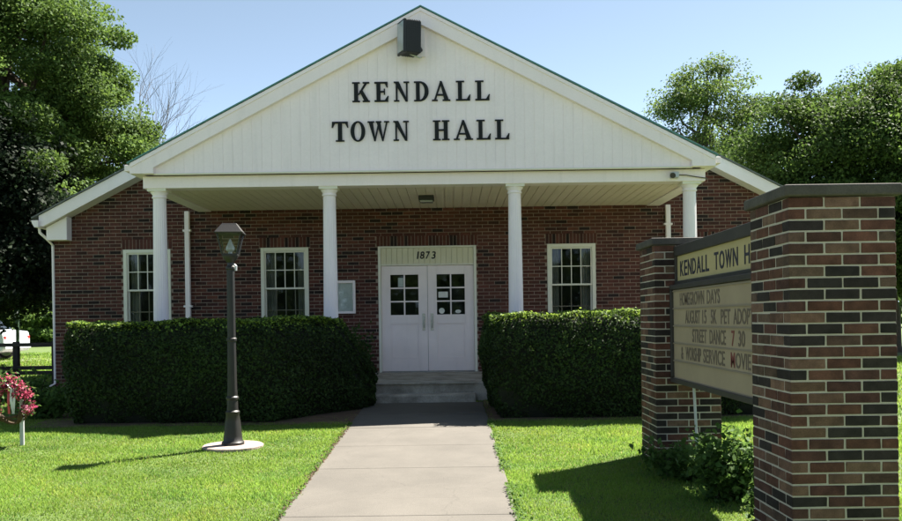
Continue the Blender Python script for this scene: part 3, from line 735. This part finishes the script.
# ------------------------------------------------------------------ foliage helpers
def leaves(P, size, col, aspect=.55, up=.0, spread=1.0, rng=rng, normals=None):
    """P: Nx3 centres -> rhombus leaves. returns V,F,Col"""
    n = len(P); d = rng.normal(size=(n,3)); 
    if normals is not None: d = d*spread+normals
    d /= np.linalg.norm(d, axis=1, keepdims=True)+1e-9
    r = rng.normal(size=(n,3)); u = np.cross(d, r); u /= np.linalg.norm(u, axis=1, keepdims=True)+1e-9
    v = np.cross(d, u); s = (size*rng.uniform(.65,1.3,n))[:,None]
    V = np.empty((n,4,3)); V[:,0] = P-u*s*.5; V[:,1] = P+v*s*.5*aspect+d*s*.08; V[:,2] = P+u*s*.5; V[:,3] = P-v*s*.5*aspect+d*s*.08
    return V.reshape(-1,3), np.arange(4*n).reshape(-1,4), np.repeat(col, 4, axis=0)
def leafcol(n, a, b, rng=rng):
    t = rng.uniform(0,1,n)[:,None]; return np.clip(np.array(a)*(1-t)+np.array(b)*t*1.0, 0, 1)*rng.uniform(.8,1.2,(n,1))

def hedge(label, poly, ztop, n, seed, drop=(99,0)):
    fall = lambda x: np.maximum(0, np.asarray(x)-drop[0])*drop[1]
    r = np.random.default_rng(seed)
    poly = np.array(poly, float); c = poly.mean(0); zg = ground(c[1])
    t = thing('hedge', label, 'hedge', (c[0], c[1], zg), 'clipped hedges before the porch')
    # subdivided hull with rounded top edge, noise displaced: twig mass inside
    edges = [(poly[i], poly[(i+1)%len(poly)]) for i in range(len(poly))]; ln = [np.linalg.norm(b-a) for a,b in edges]
    per = sum(ln); m = int(per/.09); pts = []; nrm = []
    for (a,b),l in zip(edges, ln):
        k = max(2, int(l/.09)); d = (b-a)/l; nn = np.array([d[1],-d[0]])
        for i in range(k): pts.append(a+(b-a)*i/k); nrm.append(nn)
    pts = np.array(pts); nrm = np.array(nrm)
    for _ in range(3): nrm = (nrm+np.roll(nrm,1,0)+np.roll(nrm,-1,0)); nrm /= np.linalg.norm(nrm,axis=1,keepdims=True)
    for _ in range(4): pts = (pts+.5*(np.roll(pts,1,0)+np.roll(pts,-1,0)))/2
    H = ztop-zg; prof = [(0.16,.0),(.08,.10),(.0,.3),(-.02,.6),(.01,.78),(.05,.90),(.12,.97),(.22,1.0)]
    V = []; 
    for ins, hz in prof:
        for p, nn in zip(pts, nrm): q = p-nn*(ins+.07); V.append((q[0], q[1], zg+(H-min(H*.7,float(fall(q[0]))))*hz-.05))
    m = len(pts); F = [(j*m+i, j*m+(i+1)%m, (j+1)*m+(i+1)%m, (j+1)*m+i) for j in range(len(prof)-1) for i in range(m)]
    mb = MB().add(V, F); mb.f.append([(len(prof)-1)*m+i for i in range(m)])
    mb.build('hedge_twigs', M['hedge_core'], t)
    # leaves over side and top
    def bump(x,y,z): return .03*np.sin(x*1.7+seed*2)+.035*np.sin(x*3.1+y*2.0+seed)*np.sin(z*4.3+x)+.03*np.sin(x*9.0+1.3*seed+z*5)*np.sin(z*11+y*7)
    ns = int(n*.62); idx = r.integers(0, m, ns); f = r.uniform(0,1,ns)[:,None]; j2 = (idx+1) % m
    B = pts[idx]*(1-f)+pts[j2]*f; N2 = nrm[idx]
    hz = r.uniform(0.0,1,ns)**1.05
    ins = np.interp(hz, [p[1] for p in prof], [p[0] for p in prof])
    dep = r.exponential(.03, ns)-.02+ins; b_ = bump(B[:,0], B[:,1], hz*H)
    Pz = zg+(H-np.minimum(H*.7,fall(B[:,0])))*hz; Ps = np.column_stack([B-N2*(dep-b_)[:,None], Pz+np.clip(hz-.7,0,1)*b_*2]); Ns = np.column_stack([N2, np.full(ns,.3)+np.clip(hz-.85,0,1)*4])
    # top: sample inside polygon via triangle fan
    nt_ = n-ns; tri = []; ar = []
    for i in range(len(poly)): tri.append((c, poly[i], poly[(i+1)%len(poly)])); a_ = poly[i]-c; b2 = poly[(i+1)%len(poly)]-c; ar.append(abs(a_[0]*b2[1]-a_[1]*b2[0]))
    ar = np.array(ar)/sum(ar); ti = r.choice(len(tri), nt_, p=ar); u = r.uniform(0,1,(nt_,2)); fl = u.sum(1) > 1; u[fl] = 1-u[fl]
    T = np.array(tri)[ti]; B = (T[:,0]+(T[:,1]-T[:,0])*u[:,:1]+(T[:,2]-T[:,0])*u[:,1:])
    B = c+(B-c)*np.array([.985,.9])
    Pt = np.column_stack([B, ztop-r.exponential(.03,nt_)+bump(B[:,0],B[:,1],B[:,0]*0+1)*.8+.01-np.minimum(H*.7,fall(B[:,0]))+np.where(r.uniform(0,1,nt_)<.012,r.uniform(0,.05,nt_),0)]); Nt = np.tile([0,0,1.0],(nt_,1))
    P = np.vstack([Ps,Pt]); N = np.vstack([Ns,Nt])
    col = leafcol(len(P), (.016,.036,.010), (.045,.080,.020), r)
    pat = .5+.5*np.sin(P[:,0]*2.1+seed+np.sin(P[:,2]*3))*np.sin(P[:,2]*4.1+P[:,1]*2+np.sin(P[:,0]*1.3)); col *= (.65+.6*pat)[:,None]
    yel = r.uniform(0,1,len(P)) < np.clip((P[:,2]-(ztop-.16))/.16, 0, 1)*.5     # lighter leaf colour paints a sunlit rim along the top
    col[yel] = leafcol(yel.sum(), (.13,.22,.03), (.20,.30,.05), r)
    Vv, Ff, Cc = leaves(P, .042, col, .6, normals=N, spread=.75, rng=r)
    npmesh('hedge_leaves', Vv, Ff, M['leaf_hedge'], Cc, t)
    return t
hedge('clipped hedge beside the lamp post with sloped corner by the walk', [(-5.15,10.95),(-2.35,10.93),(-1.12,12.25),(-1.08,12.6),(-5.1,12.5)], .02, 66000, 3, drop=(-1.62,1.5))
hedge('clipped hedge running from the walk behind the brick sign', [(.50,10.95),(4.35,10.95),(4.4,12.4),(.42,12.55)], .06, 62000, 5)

def branch(mb, p, d, l, r0, depth, r, tips, spread=.6, kids=3, up=.15):
    p = np.array(p); d = d/np.linalg.norm(d); pts = [p]; rad = [r0]; n = 4
    q = p.copy(); dd = d.copy()
    for i in range(n):
        dd = dd+r.normal(size=3)*.12+np.array([0,0,up*.15]); dd /= np.linalg.norm(dd); q = q+dd*l/n; pts.append(q.copy()); rad.append(r0*(1-.55*(i+1)/n))
    mb.tube(pts, rad, 6 if depth > 1 else 4)
    if depth == 0: tips.append(q); return
    for k in range(kids):
        i = 2+k % 3; b = pts[min(i,n)]
        nd = dd+r.normal(size=3)*spread+np.array([0,0,up]); branch(mb, b, nd, l*r.uniform(.6,.8), rad[min(i,n)]*.75, depth-1, r, tips, spread, kids, up)
    branch(mb, q, dd+r.normal(size=3)*.25, l*.7, rad[-1], depth-1, r, tips, spread, kids, up)
def tree(name, label, base, trunk_h, lobes, nclump, nleaf, lsize, ca, cb, seed, r0=.25, clump=.55, shell=.55, group=None, cat='tree', droop=.0, bark='bark', limbs=9):
    r = np.random.default_rng(seed); zg = ground(base[1]); t = thing(name, label, cat, (base[0], base[1], zg), group)
    mb = MB(); b = np.array([base[0], base[1], zg-.1]); top = b+np.array([r.normal()*.2, r.normal()*.2, trunk_h+.1])
    L = np.array([l[:3] for l in lobes], float); Rr = np.array([l[3:6] for l in lobes], float)
    ctop = np.array([L[:,0].mean(), L[:,1].mean(), (L[:,2]+Rr[:,2]*.5).max()])
    mid = (top+ctop)/2
    mb.tube([b, b+(top-b)*.12, (b+top)/2+r.normal(size=3)*.05, top, mid, ctop], [r0*1.5, r0*1.05, r0*.9, r0*.75, r0*.45, r0*.1], 10)
    # clump centres
    vol = (Rr.prod(1))**.7; vol /= vol.sum(); li = r.choice(len(L), nclump, p=vol)
    d = r.normal(size=(nclump,3)); d /= np.linalg.norm(d,axis=1,keepdims=True); rad = shell+(1-shell)*r.uniform(0,1,nclump)**.6
    Cc = L[li]+d*Rr[li]*rad[:,None]
    for k in range(limbs*3):
        e = Cc[r.integers(0,nclump)]; s_ = top+(ctop-top)*r.uniform(0,.8); mm = (s_+e)/2+np.array([0,0,-.25])+r.normal(size=3)*.2
        mb.tube([s_, mm, e], [r0*.32, r0*.18, r0*.04], 5)
    mb.build('trunk', M[bark], t, smooth=True)
    ci = r.integers(0, nclump, nleaf); off = r.normal(size=(nleaf,3)); off /= np.linalg.norm(off,axis=1,keepdims=True); off = off*(r.uniform(0,1,nleaf)**.45*2.0*clump*r.uniform(.6,1.25,nclump)[ci])[:,None]*np.array([1,1,.55]); P = Cc[ci]+off
    P[:,2] -= droop*np.linalg.norm(off[:,:2],axis=1)
    cv = r.uniform(.75,1.25,nclump)[ci][:,None]
    col = leafcol(nleaf, ca, cb, r)*cv
    out = P-L[li[ci]]; out /= np.linalg.norm(out,axis=1,keepdims=True)+1e-6
    Vv, Ff, Cl = leaves(P, lsize, col, .62, normals=out*.5+np.array([0,0,.5]), spread=.7, rng=r)
    npmesh('crown', Vv, Ff, M['leaf'], Cl, t)
    return t
G1 = ((.042,.085,.015), (.095,.16,.033))
tree('maple_tree', 'tall full maple tree rising beyond the hall corner above the rail fence', (-13.0,22), 2.6,
     [(-13.3,22,6.2,4.4,4.2,4.4),(-10.6,22.5,3.8,2.3,3,2.3),(-10.7,22,7.2,2.1,2.4,2.0),(-12.2,21,9.6,3.0,3,2.2),(-9.9,22.4,4.9,2.0,2.2,1.5)], 300, 330000, .09, *G1, 21, r0=.4, clump=.40, shell=.55)
tree('dark_tree', 'low dark tree below the tall maple, shade put into its leaf colour', (-12.6,20.0), .9,
     [(-12.6,20,2.4,3.0,2.4,2.3),(-10.6,20.3,2.6,1.7,1.6,1.9),(-11.6,20.2,4.0,1.8,1.8,1.4),(-10.9,20.4,1.2,1.7,1.6,1.1)], 260, 90000, .12, (.006,.013,.007), (.018,.032,.014), 27, r0=.25, clump=.38, shell=.4)  # near-black leaves paint the shade of the lower maple crown
tree('maple_tree', 'dense dark maple tree behind the sign pillars right of the hall roof', (13.2,25), 2.2,
     [(13.2,25,4.0,3.4,3.4,3.2),(10.7,24.6,4.8,2.1,2,1.8),(12.2,25,6.0,2.2,2.2,1.5),(15,25,5.9,2.6,2.6,2.0),(11.2,24.5,2.4,2.4,2.4,1.8),(14.5,24,2.2,3,3,2),(12.2,24.0,3.6,2.6,2,2.3),(14.6,24.2,4.2,2.4,2,2.2)], 350, 270000, .10, (.03,.065,.013), (.075,.13,.028), 31, r0=.26, clump=.42, shell=.5)
tree('locust_tree', 'airy light green locust tree standing behind the hall roof', (10.9,35), 3.5,
     [(10.9,35,7.2,2.7,2.4,3.4),(9.0,35,6.2,1.6,1.6,1.6),(12.6,35,7.4,1.4,1.4,1.8),(10.4,35,9.4,1.2,1.2,1.5),(11.6,35,9.8,.8,.8,1.2)], 200, 42000, .115, (.06,.11,.022), (.11,.17,.04), 41, r0=.22, clump=.4, shell=.3, limbs=14)
tree('locust_tree', 'low light green tree crown just clearing the hall roof edge', (8.4,38), 3.0,
     [(8.6,38,6.6,2.0,2,1.8)], 80, 16000, .115, (.06,.11,.022), (.11,.17,.04), 43, r0=.18, clump=.38, shell=.3)
# bare tree
t = thing('bare_tree', 'leafless grey twiggy tree showing beside the big maple', 'tree', (-13.3,34,ground(34)))
mb = MB(); r = np.random.default_rng(5); tips = []
mb.tube([(-13.3,34,ground(34)-.1),(-13.2,34,1.5),(-13.15,34,5.2)], [.22,.17,.12], 8)
for k in range(11):
    a = k*2.4; branch(mb, (-13.2,34,2.6+k*.26), np.array([math.cos(a)*.5,math.sin(a)*.4,1.0]), 2.7, .05, 3, r, tips, .42, 3, .22)
mb.build('branches', M['bark_grey'], t)

# low shrubs
def shrub(label, c, rx, ry, h, n, size, ca, cb, seed, name='shrub', group=None, stems=10):
    r = np.random.default_rng(seed); zg = ground(c[1]); t = thing(name, label, 'shrub', (c[0],c[1],zg), group)
    mb = MB(); 
    cl = []
    for k in range(stems):
        a = r.uniform(0,6.28); q = r.uniform(.2,.95); e = np.array([c[0]+rx*q*math.cos(a), c[1]+ry*q*math.sin(a), zg+h*r.uniform(.55,1)*(1-.45*q*q)])
        mb.tube([(c[0]+.2*rx*math.cos(a),c[1]+.2*ry*math.sin(a),zg-.03), (np.array([c[0],c[1],zg])+e)/2+np.array([0,0,h*.15]), e], [.012,.009,.004], 5); cl.append(e)
    mb.build('stems', M['bark'], t)
    cl = np.array(cl); k = r.integers(0,len(cl),n); f = r.uniform(.15,1.08,n)[:,None]
    P = np.array([c[0],c[1],zg])*(1-f)+cl[k]*f+r.normal(size=(n,3))*np.array([rx,ry,h])*.14; P[:,2] = np.maximum(P[:,2], groundv(P[:,1])+.02)
    Vv,Ff,Cl = leaves(P, size, leafcol(n,ca,cb,r), .6, normals=np.tile([0,0,.8],(n,1)), spread=.8, rng=r)
    npmesh('leaves', Vv, Ff, M['leaf'], Cl, t); return t
LC = ((.035,.08,.018),(.08,.15,.035))
shrub('low leafy shrub under the sign at the foot of its thin conduit', (2.12,7.45), .42,.38,.40, 2600,.06,*LC,51, group='shrubs under the sign')
shrub('low leafy shrub beneath the sign board between the two pillars', (2.2,6.75), .50,.48,.50, 3400,.06,*LC,52, group='shrubs under the sign')
shrub('low leafy shrub against the corner of the hall-end sign pillar', (2.0,7.66), .24,.2,.24, 1000,.055,*LC,54, group='shrubs under the sign')
shrub('upright sprawling shrub beside the street-end sign pillar', (2.3,6.02), .34,.40,.52, 2000,.06,*LC,53, group='shrubs under the sign')
shrub('spiky leaved shrub against the brick wall beside the doors', (-1.72,14.6), .36,.4,1.05, 2200,.075,(.02,.05,.012),(.05,.10,.025),55, stems=16)
for i,(x,y,rx,h,lab) in enumerate(((-5.75,11.75,.4,.45,'leafy plant tucked against the left end of the lamp side hedge'),(-6.25,12.6,.5,.5,'leafy plant in shade before the rail fence'),(-7.4,13.4,.6,.55,'leafy plant in shade under the rail fence'),(-8.7,15.4,.55,.62,'light green shrub growing through the rail fence'),(-6.9,11.9,.35,.5,'light green sprig behind the flower wreath'))):
    shrub(lab, (x,y), rx, .4, h, 1300, .075, *( LC if i < 3 else ((.07,.13,.025),(.13,.2,.04))), 60+i)
# far bushes on the left
for i,(x,y,rx,h,lab) in enumerate(((-25.5,46,2.0,3.4,'dark rounded bush beyond the far lawn'),(-22.2,46,1.6,2.2,'light green rounded bush beyond the far lawn'),(-20.2,48,1.8,3.6,'dense green bush beyond the lawn next to the hall corner'),(-28.5,45,2.2,3.0,'broad green bush beyond the parked car'))):
    zg = ground(y)
    tree('bush', lab, (x,y), .5, [(x,y,zg+h*.5,rx,rx,h*.5),(x+.5,y,zg+h*.75,rx*.6,rx*.6,h*.3)], 90, 7000, .22, (.045,.09,.02),(.10,.17,.035), 70+i, r0=.1, clump=.3, shell=.5, group='bushes beyond the far lawn', cat='bush', limbs=3)
# tree belt all round in the distance
r = np.random.default_rng(99); Pn = []; Cn = []
for k in range(260):
    a = 2*math.pi*k/260+r.uniform(-.01,.01); R0 = r.uniform(78,95); hh = r.uniform(4.5,8.5) if math.sin(a) > -.2 else r.uniform(10,16); n = 360 if math.sin(a) > -.2 else 900
    cx, cy = R0*math.cos(a), R0*math.sin(a)
    d = r.normal(size=(n,3)); d /= np.linalg.norm(d,axis=1,keepdims=True)
    Pn.append(np.column_stack([cx+d[:,0]*2.4*r.uniform(.6,1,n), cy+d[:,1]*2.4, ground(cy)+hh*(.5+.5*d[:,2]*r.uniform(.75,1,n))])); Cn.append(leafcol(n,(.03,.065,.016),(.075,.125,.03),r)*r.uniform(.75,1.2))
Pn = np.vstack(Pn); Cn = np.vstack(Cn); Vv,Ff,Cl = leaves(Pn, .75, Cn, .8, rng=r); tag(npmesh('distant_woods', Vv, Ff, M['leaf'], Cl), 'distant belt of green trees along the horizon', 'woods', kind='stuff')

# ------------------------------------------------------------------ grass
def grass(n, xr, yr, hmin, hmax, wd, seed, clip=None):
    r = np.random.default_rng(seed); x = r.uniform(*xr, n); y = r.uniform(*yr, n)
    e = .03*np.sin(y*7.3)+.02*np.sin(y*17+1)
    keep = ~((x > WX0+.01+e*.8) & (x < WX1-.01-e*.8) & (y < 12.8))
    for (a,b,c,d) in ((1.95,2.58,4.82,5.46),(1.94,2.57,7.96,8.6),(-5.05,-2.4,11.0,12.4),(-2.5,-1.5,12.0,12.5),(.55,4.3,11.0,12.4),(-4.9,4.1,13,15.8)): keep &= ~((x>a)&(x<b)&(y>c)&(y<d))
    keep &= ~((x>-2.5)&(x<-1.2)&(y>10.98-.0*x)&(y<12.9)&(r.uniform(0,1,n)<.93))
    keep &= ~(((x+2.457)**2+(y-9.34)**2) < .31**2)
    x, y = x[keep], y[keep]; n = len(x)
    pn = .5+.5*np.sin(x*1.3+2*np.sin(y*.9))*np.sin(y*1.7+1.4*np.sin(x*1.1))
    pn2 = np.sin(x*5.1+y*3.3)*np.sin(y*6.7-x*2.9)
    h = r.uniform(hmin,hmax,n)*(.75+.5*pn)*(1+.25*pn2); a = r.uniform(0,2*math.pi,n); lean = r.uniform(.1,.9,n)*h; la = r.uniform(0,2*math.pi,n)
    z = groundv(y)-.004; w_ = wd*r.uniform(.6,1.3,n)
    dx, dy = np.cos(a)*w_, np.sin(a)*w_
    V = np.empty((n,3,3)); V[:,0] = np.column_stack([x-dx,y-dy,z]); V[:,1] = np.column_stack([x+dx,y+dy,z]); V[:,2] = np.column_stack([x+np.cos(la)*lean,y+np.sin(la)*lean,z+h])
    t = r.uniform(0,1,(n,1)); col = np.array((.125,.225,.028))*(1-t)+np.array((.20,.32,.06))*t
    pp = np.sin(x*2.7+3*np.sin(y*1.9+x*.6))*np.sin(y*3.1+2*np.sin(x*1.7)); col *= (.78+.32*pn[:,None]); cl_ = (pp > .55) & (r.uniform(0,1,n) < .6); col[cl_] *= np.array((.72,.85,1.0)); yl = (pp < -.6) & (r.uniform(0,1,n) < .45); col[yl] = col[yl]*np.array((1.35,1.08,1.2)); dry = r.uniform(0,1,n) < .05; col[dry] = (.26,.24,.10)
    return V.reshape(-1,3), np.arange(3*n).reshape(-1,3), np.repeat(col,3,axis=0)
parts = [grass(230000,(-6.6,3.6),(5.6,8.4),.014,.034,.005,1), grass(240000,(-8.5,5.5),(8.4,11.6),.016,.036,.0065,2), grass(70000,(-10,8),(11.6,16.5),.02,.045,.009,3), grass(110000,(2.6,14),(3.2,9.2),.016,.036,.007,4), grass(80000,(-32,-8),(16.5,34),.04,.08,.02,6), grass(50000,(5.5,18),(9,22),.04,.08,.012,8)]
Vs, Fs, Cs, b = [], [], [], 0
for v_, f_, c_ in parts: Vs.append(v_); Fs.append(f_+b); Cs.append(c_); b += len(v_)
tag(npmesh('grass', np.vstack(Vs), np.vstack(Fs), M['grassblade'], np.vstack(Cs)), 'short bright green mown lawn grass', 'grass', kind='stuff')
# clover and weeds creeping on the walk edge
r = np.random.default_rng(17); n = 1500; side = r.uniform(0,1,n) < .8
yy = r.uniform(5.8,10.8,n); dens = np.sin(yy*2.3)*np.sin(yy*5.1+.7); keep = dens > -.15
xx = np.where(side, WX1+np.abs(r.normal(size=n))*.05-.03, WX0-np.abs(r.normal(size=n))*.045+.02)
P = np.column_stack([xx,yy,groundv(yy)+.028+np.abs(r.normal(size=n))*.015])[keep]
Vv,Ff,Cl = leaves(P, .026, leafcol(len(P),(.05,.11,.02),(.10,.18,.035),r), .8, normals=np.tile([0,0,1.2],(len(P),1)), spread=.6, rng=r)
tag(npmesh('clover', Vv, Ff, M['leaf'], Cl), 'clover and weeds creeping along the walk edges', 'clover', kind='stuff')
# bare earth crumbs along the left walk edge
mb = MB()
for k in range(420):
    y = random.uniform(5.9,10.6); x = WX0-abs(random.gauss(0,.03))+.015; s = random.uniform(.006,.016); z = ground(y)+.018
    mb.add([(x-s,y,z),(x,y-s,z),(x+s,y,z),(x,y+s,z),(x,y,z+s)], [(0,1,4),(1,2,4),(2,3,4),(3,0,4)])
tag(mb.build('soil_crumbs', M['soil']), 'bare soil crumbs along the worn walk edge', 'soil', kind='stuff')

# ------------------------------------------------------------------ lamp post
LX, LY = -2.457, 9.34; gz = ground(LY)
t = thing('lamp_post', 'black post lantern with tapered glass on a round concrete pad', 'lamp post', (LX,LY,gz))
MB().lathe([(.335,gz-.06),(.335,gz+.022),(.32,gz+.032)], LX, LY, 36).build('concrete_pad', mat('pad_concrete', (.34,.27,.24), .9, noise=.35, nscale=6, bump=.4, fine=.2, fscale=80), t)
z = gz+.03
MB().lathe([(.125,z),(.125,z+.03),(.105,z+.05),(.10,z+.10),(.085,z+.26),(.072,z+.34),(.078,z+.35),(.078,z+.37),(.062,z+.385),(.058,z+.50),(.07,z+.51),(.07,z+.53),(.056,z+.545),(.056,z+.60)], LX, LY, 20).build('post_base', M['lamp_metal'], t, smooth=True)
MB().lathe([(.055,z+.60),(.048,z+1.15),(.058,z+1.16),(.058,z+1.185),(.047,z+1.195),(.044,z+1.95),(.055,z+1.96),(.055,z+1.98),(.04,z+2.0),(.035,z+2.05)], LX, LY, 16, flute=.05).build('post', M['lamp_metal'], t)
zl = z+2.05
MB().lathe([(.035,zl-.02),(.06,zl+.01),(.085,zl+.045),(.085,zl+.06)], LX, LY, 16).build('lantern_cup', M['lamp_metal'], t, smooth=True)
q = .785
def sq(mb, prof): return mb.lathe(prof, LX, LY, 4, rot=math.pi/4+.12)
s2 = 1.414
sq(MB(), [(.085*s2,zl+.06),(.085*s2,zl+.075),(.075*s2,zl+.08)]).build('lantern_floor', M['lamp_metal'], t)
for k in range(4):
    a = math.pi/4+.12+k*math.pi/2
    MB().tube([(LX+.08*s2*math.cos(a),LY+.08*s2*math.sin(a),zl+.075),(LX+.128*s2*math.cos(a),LY+.128*s2*math.sin(a),zl+.30)], .009, 4).build('lantern_bar', M['lamp_metal'], t)
    b = a+math.pi/2
    c = lambda rr, an, zz: (LX+rr*s2*math.cos(an), LY+rr*s2*math.sin(an), zz)
    MB().add([c(.078,a,zl+.078),c(.078,b,zl+.078),c(.126,b,zl+.30),c(.126,a,zl+.30)], [(0,1,2,3)]).build('pane', M['lampglass'], t)
sq(MB(), [(.150*s2,zl+.30),(.155*s2,zl+.315),(.145*s2,zl+.325),(.085*s2,zl+.405),(.08*s2,zl+.415),(.03*s2,zl+.42)]).build('lantern_roof', M['lamp_metal'], t, bevel=.004)
MB().lathe([(.022,zl+.08),(.022,zl+.10),(.048,zl+.125),(.05,zl+.15),(.03,zl+.19),(.012,zl+.235),(.003,zl+.25)], LX, LY, 14).build('bulb', M['bulb'], t, smooth=True)
MB().tube([(LX+.05,LY-.03,zl-.04),(LX+.07,LY-.04,zl-.06),(LX+.07,LY-.04,zl-.11)], [.012,.014,.012], 8).build('sensor', M['galv'], t)

# ------------------------------------------------------------------ flower wreath on a stake
WXc, WYc = -4.97, 9.6; gz = ground(WYc); zc = -.815+.0
t = thing('flower_wreath', 'grapevine wreath of pink flowers on a pale stake in the lawn', 'wreath', (WXc+.02,WYc,gz))
MB().box(WXc-.022,WXc+.022,WYc+.03,WYc+.055,gz-.1,gz+.62).build('stake', M['galv'], t, bevel=.003)
cx, zc = WXc-.115, gz+.50; mb = MB(); r = np.random.default_rng(8)
for k in range(9):
    ph = r.uniform(0,6.28); pts = []
    for i in range(41):
        a = 2*math.pi*i/40; rr = .205+.045*math.sin(3*a+ph)*r.uniform(.9,1.0); pts.append((cx+rr*math.cos(a), WYc+.045*math.cos(4*a+ph), zc+rr*math.sin(a)))
    mb.tube(pts, .011, 5)
mb.build('vine_ring', M['vine'], t)
P = []; cols = []; Pl = []
for k in range(60):
    a = r.uniform(-.55,3.9); rr = r.uniform(.15,.29); c0 = np.array([cx+rr*math.cos(a), WYc-.05+r.normal()*.03, zc+rr*math.sin(a)])
    base = (.40,.065,.115) if r.uniform() < .8 else (.60,.22,.30)
    m_ = 26; P.append(c0+r.normal(size=(m_,3))*np.array([.026,.02,.024])); cols.append(np.array(base)*r.uniform(.7,1.25,(m_,1)))
    Pl.append(c0+r.normal(size=(6,3))*.045+np.array([0,.02,0]))
Vv,Ff,Cl = leaves(np.vstack(P), .03, np.clip(np.vstack(cols),0,1), .85, rng=r); npmesh('blossoms', Vv, Ff, M['petal'], Cl, t)
Pl = np.vstack(Pl); Vv,Ff,Cl = leaves(Pl, .055, leafcol(len(Pl),(.04,.09,.02),(.09,.16,.04),r), .5, rng=r); npmesh('foliage', Vv, Ff, M['leaf'], Cl, t)
for k,(m_,dx) in enumerate((('ribbon',.02),('ribbon_red',-.01),('ribbon',.055))):
    x = cx+dx+.03; MB().add([(x,WYc-.085,zc+.17),(x+.028,WYc-.085,zc+.17),(x+.03,WYc-.10,zc+.03),(x+.002,WYc-.10,zc+.03),(x+.05-.02*k,WYc-.085,zc-.12),(x+.022-.02*k,WYc-.085,zc-.12)], [(0,1,2,3),(3,2,4,5)]).build('ribbon', M[m_], t)
for s in (-1,1):
    mb = MB(); bx, bz = cx+.05, zc+.19
    ring = [(bx+s*(.05-.05*math.cos(a)), WYc-.09-.02*math.sin(a), bz+.035*math.sin(a)) for a in [i*math.pi/5 for i in range(11)]]
    mb.add([(p[0],p[1]-.0,p[2]-.0) for p in ring]+[(p[0],p[1]-.035,p[2]+.01) for p in ring], [(i,i+1,11+i+1,11+i) for i in range(10)]); mb.build('bow', M['ribbon'], t, smooth=True)

# ------------------------------------------------------------------ rail fence, pole, car
t = thing('rail_fence', 'dark wooden rail fence joining the hall corner', 'fence', (-9.5,16,ground(16)))
gz = ground(16)
for x in (-7.58,-8.32,-9.7,-11.1,-12.5): MB().box(x-.05,x+.05,15.92,16.02,gz-.2,gz+.86).build('post', M['wood_dark'], t, bevel=.008)
for z in (.80,.36,.265): MB().box(-13.2,-7.5,15.87,15.918,gz+z-.035,gz+z+.035).build('rail', M['wood_dark'], t, bevel=.006)
t = thing('sign_pole', 'thin green metal pole standing behind the rail fence', 'pole', (-12.2,23.5,ground(23.5)))
MB().tube([(-12.2,23.5,ground(23.5)-.1),(-12.2,23.5,.75)], .05, 8).build('post', mat('pole_green', (.05,.10,.06), .6), t)
MB().box(-12.24,-12.16,23.41,23.45,.2,.6).build('back_plate', M['galv'], t)

def car(label, xr, yc, zg):
    t = thing('parked_car', label, 'car', (xr-2.2, yc, zg)); L = 4.5
    # side profile (x from rear (0) to front (-L)), rear at the right
    prof = [(0,.42),(.0-.02,.30),(-.55,.22),(-3.9,.22),(-4.4,.30),(-4.5,.48),(-4.42,.68),(-3.3,.88),(-2.55,1.36),(-2.2,1.43),(-1.4,1.43),(-1.0,1.36),(-.55,1.0),(-.05,.94),(.0,.70)]
    def wfac(z): return 1 if z < .95 else 1-(z-.95)*.42
    n = len(prof); V = []
    for s in (-1,1):
        for x,z in prof: V.append((xr+x, yc+s*.86*wfac(z), zg+z))
    F = [list(range(n)), [n+i for i in reversed(range(n))]]+[(i,n+i,n+(i+1)%n,(i+1)%n) for i in range(n)]
    body = MB().add(V,F).build('body', M['carpaint'], t, bevel=.05, smooth=True, seg=3)
    for s in (-1,1):
        y = lambda z: yc+s*(.86*wfac(z)+.006)
        for pl in ([(-1.75,.97),(-1.75,1.36),(-1.05,1.33),(-.72,1.0)], [(-1.82,.97),(-1.82,1.36),(-2.5,1.30),(-3.05,.95)]):
            pl2 = pl if s < 0 else pl[::-1]
            MB().add([(xr+x,y(z)+0,zg+z) for x,z in pl2], [(0,1,2,3)]).build('side_window', M['carglass'], t)
        MB().box(xr-.10,xr+.008,yc+s*.76-.06,yc+s*.76+.06,zg+.70,zg+.80).build('tail_light', M['lens_red'], t, bevel=.01)
        for xw in (-.85,-3.6):
            q = MB(); N = 24
            for (ra, ya_) in ((.22,.0),(.30,.0),(.32,.03),(.32,.17),(.30,.2)):
                for k in range(N): a = 2*math.pi*k/N; q.v.append((xr+xw+ra*math.cos(a), yc+s*(.88-ya_), zg+.32+ra*math.sin(a)))
            q.f = [(j*N+k,j*N+(k+1)%N,(j+1)*N+(k+1)%N,(j+1)*N+k) for j in range(4) for k in range(N)]
            wh = q.build('wheel', M['tyre'], t, smooth=True)
            MB().add([(xr+xw+.22*math.cos(2*math.pi*k/16), yc+s*.865, zg+.32+.22*math.sin(2*math.pi*k/16)) for k in range(16)], [list(range(16))]).build('rim', M['chrome'], wh)
    MB().add([(xr-.93,yc-.66,zg+1.32),(xr-.93,yc+.66,zg+1.32),(xr-.555,yc+.74,zg+1.03),(xr-.555,yc-.74,zg+1.03)], [(0,1,2,3)]).build('rear_window', M['carglass'], t)
    MB().box(xr-.1,xr+.05,yc-.84,yc+.84,zg+.36,zg+.54).build('bumper', M['carpaint'], t, bevel=.04)
    return t
car('silver white sedan parked on the drive beyond the rail fence', -14.55, 28.0, ground(28)+.01)
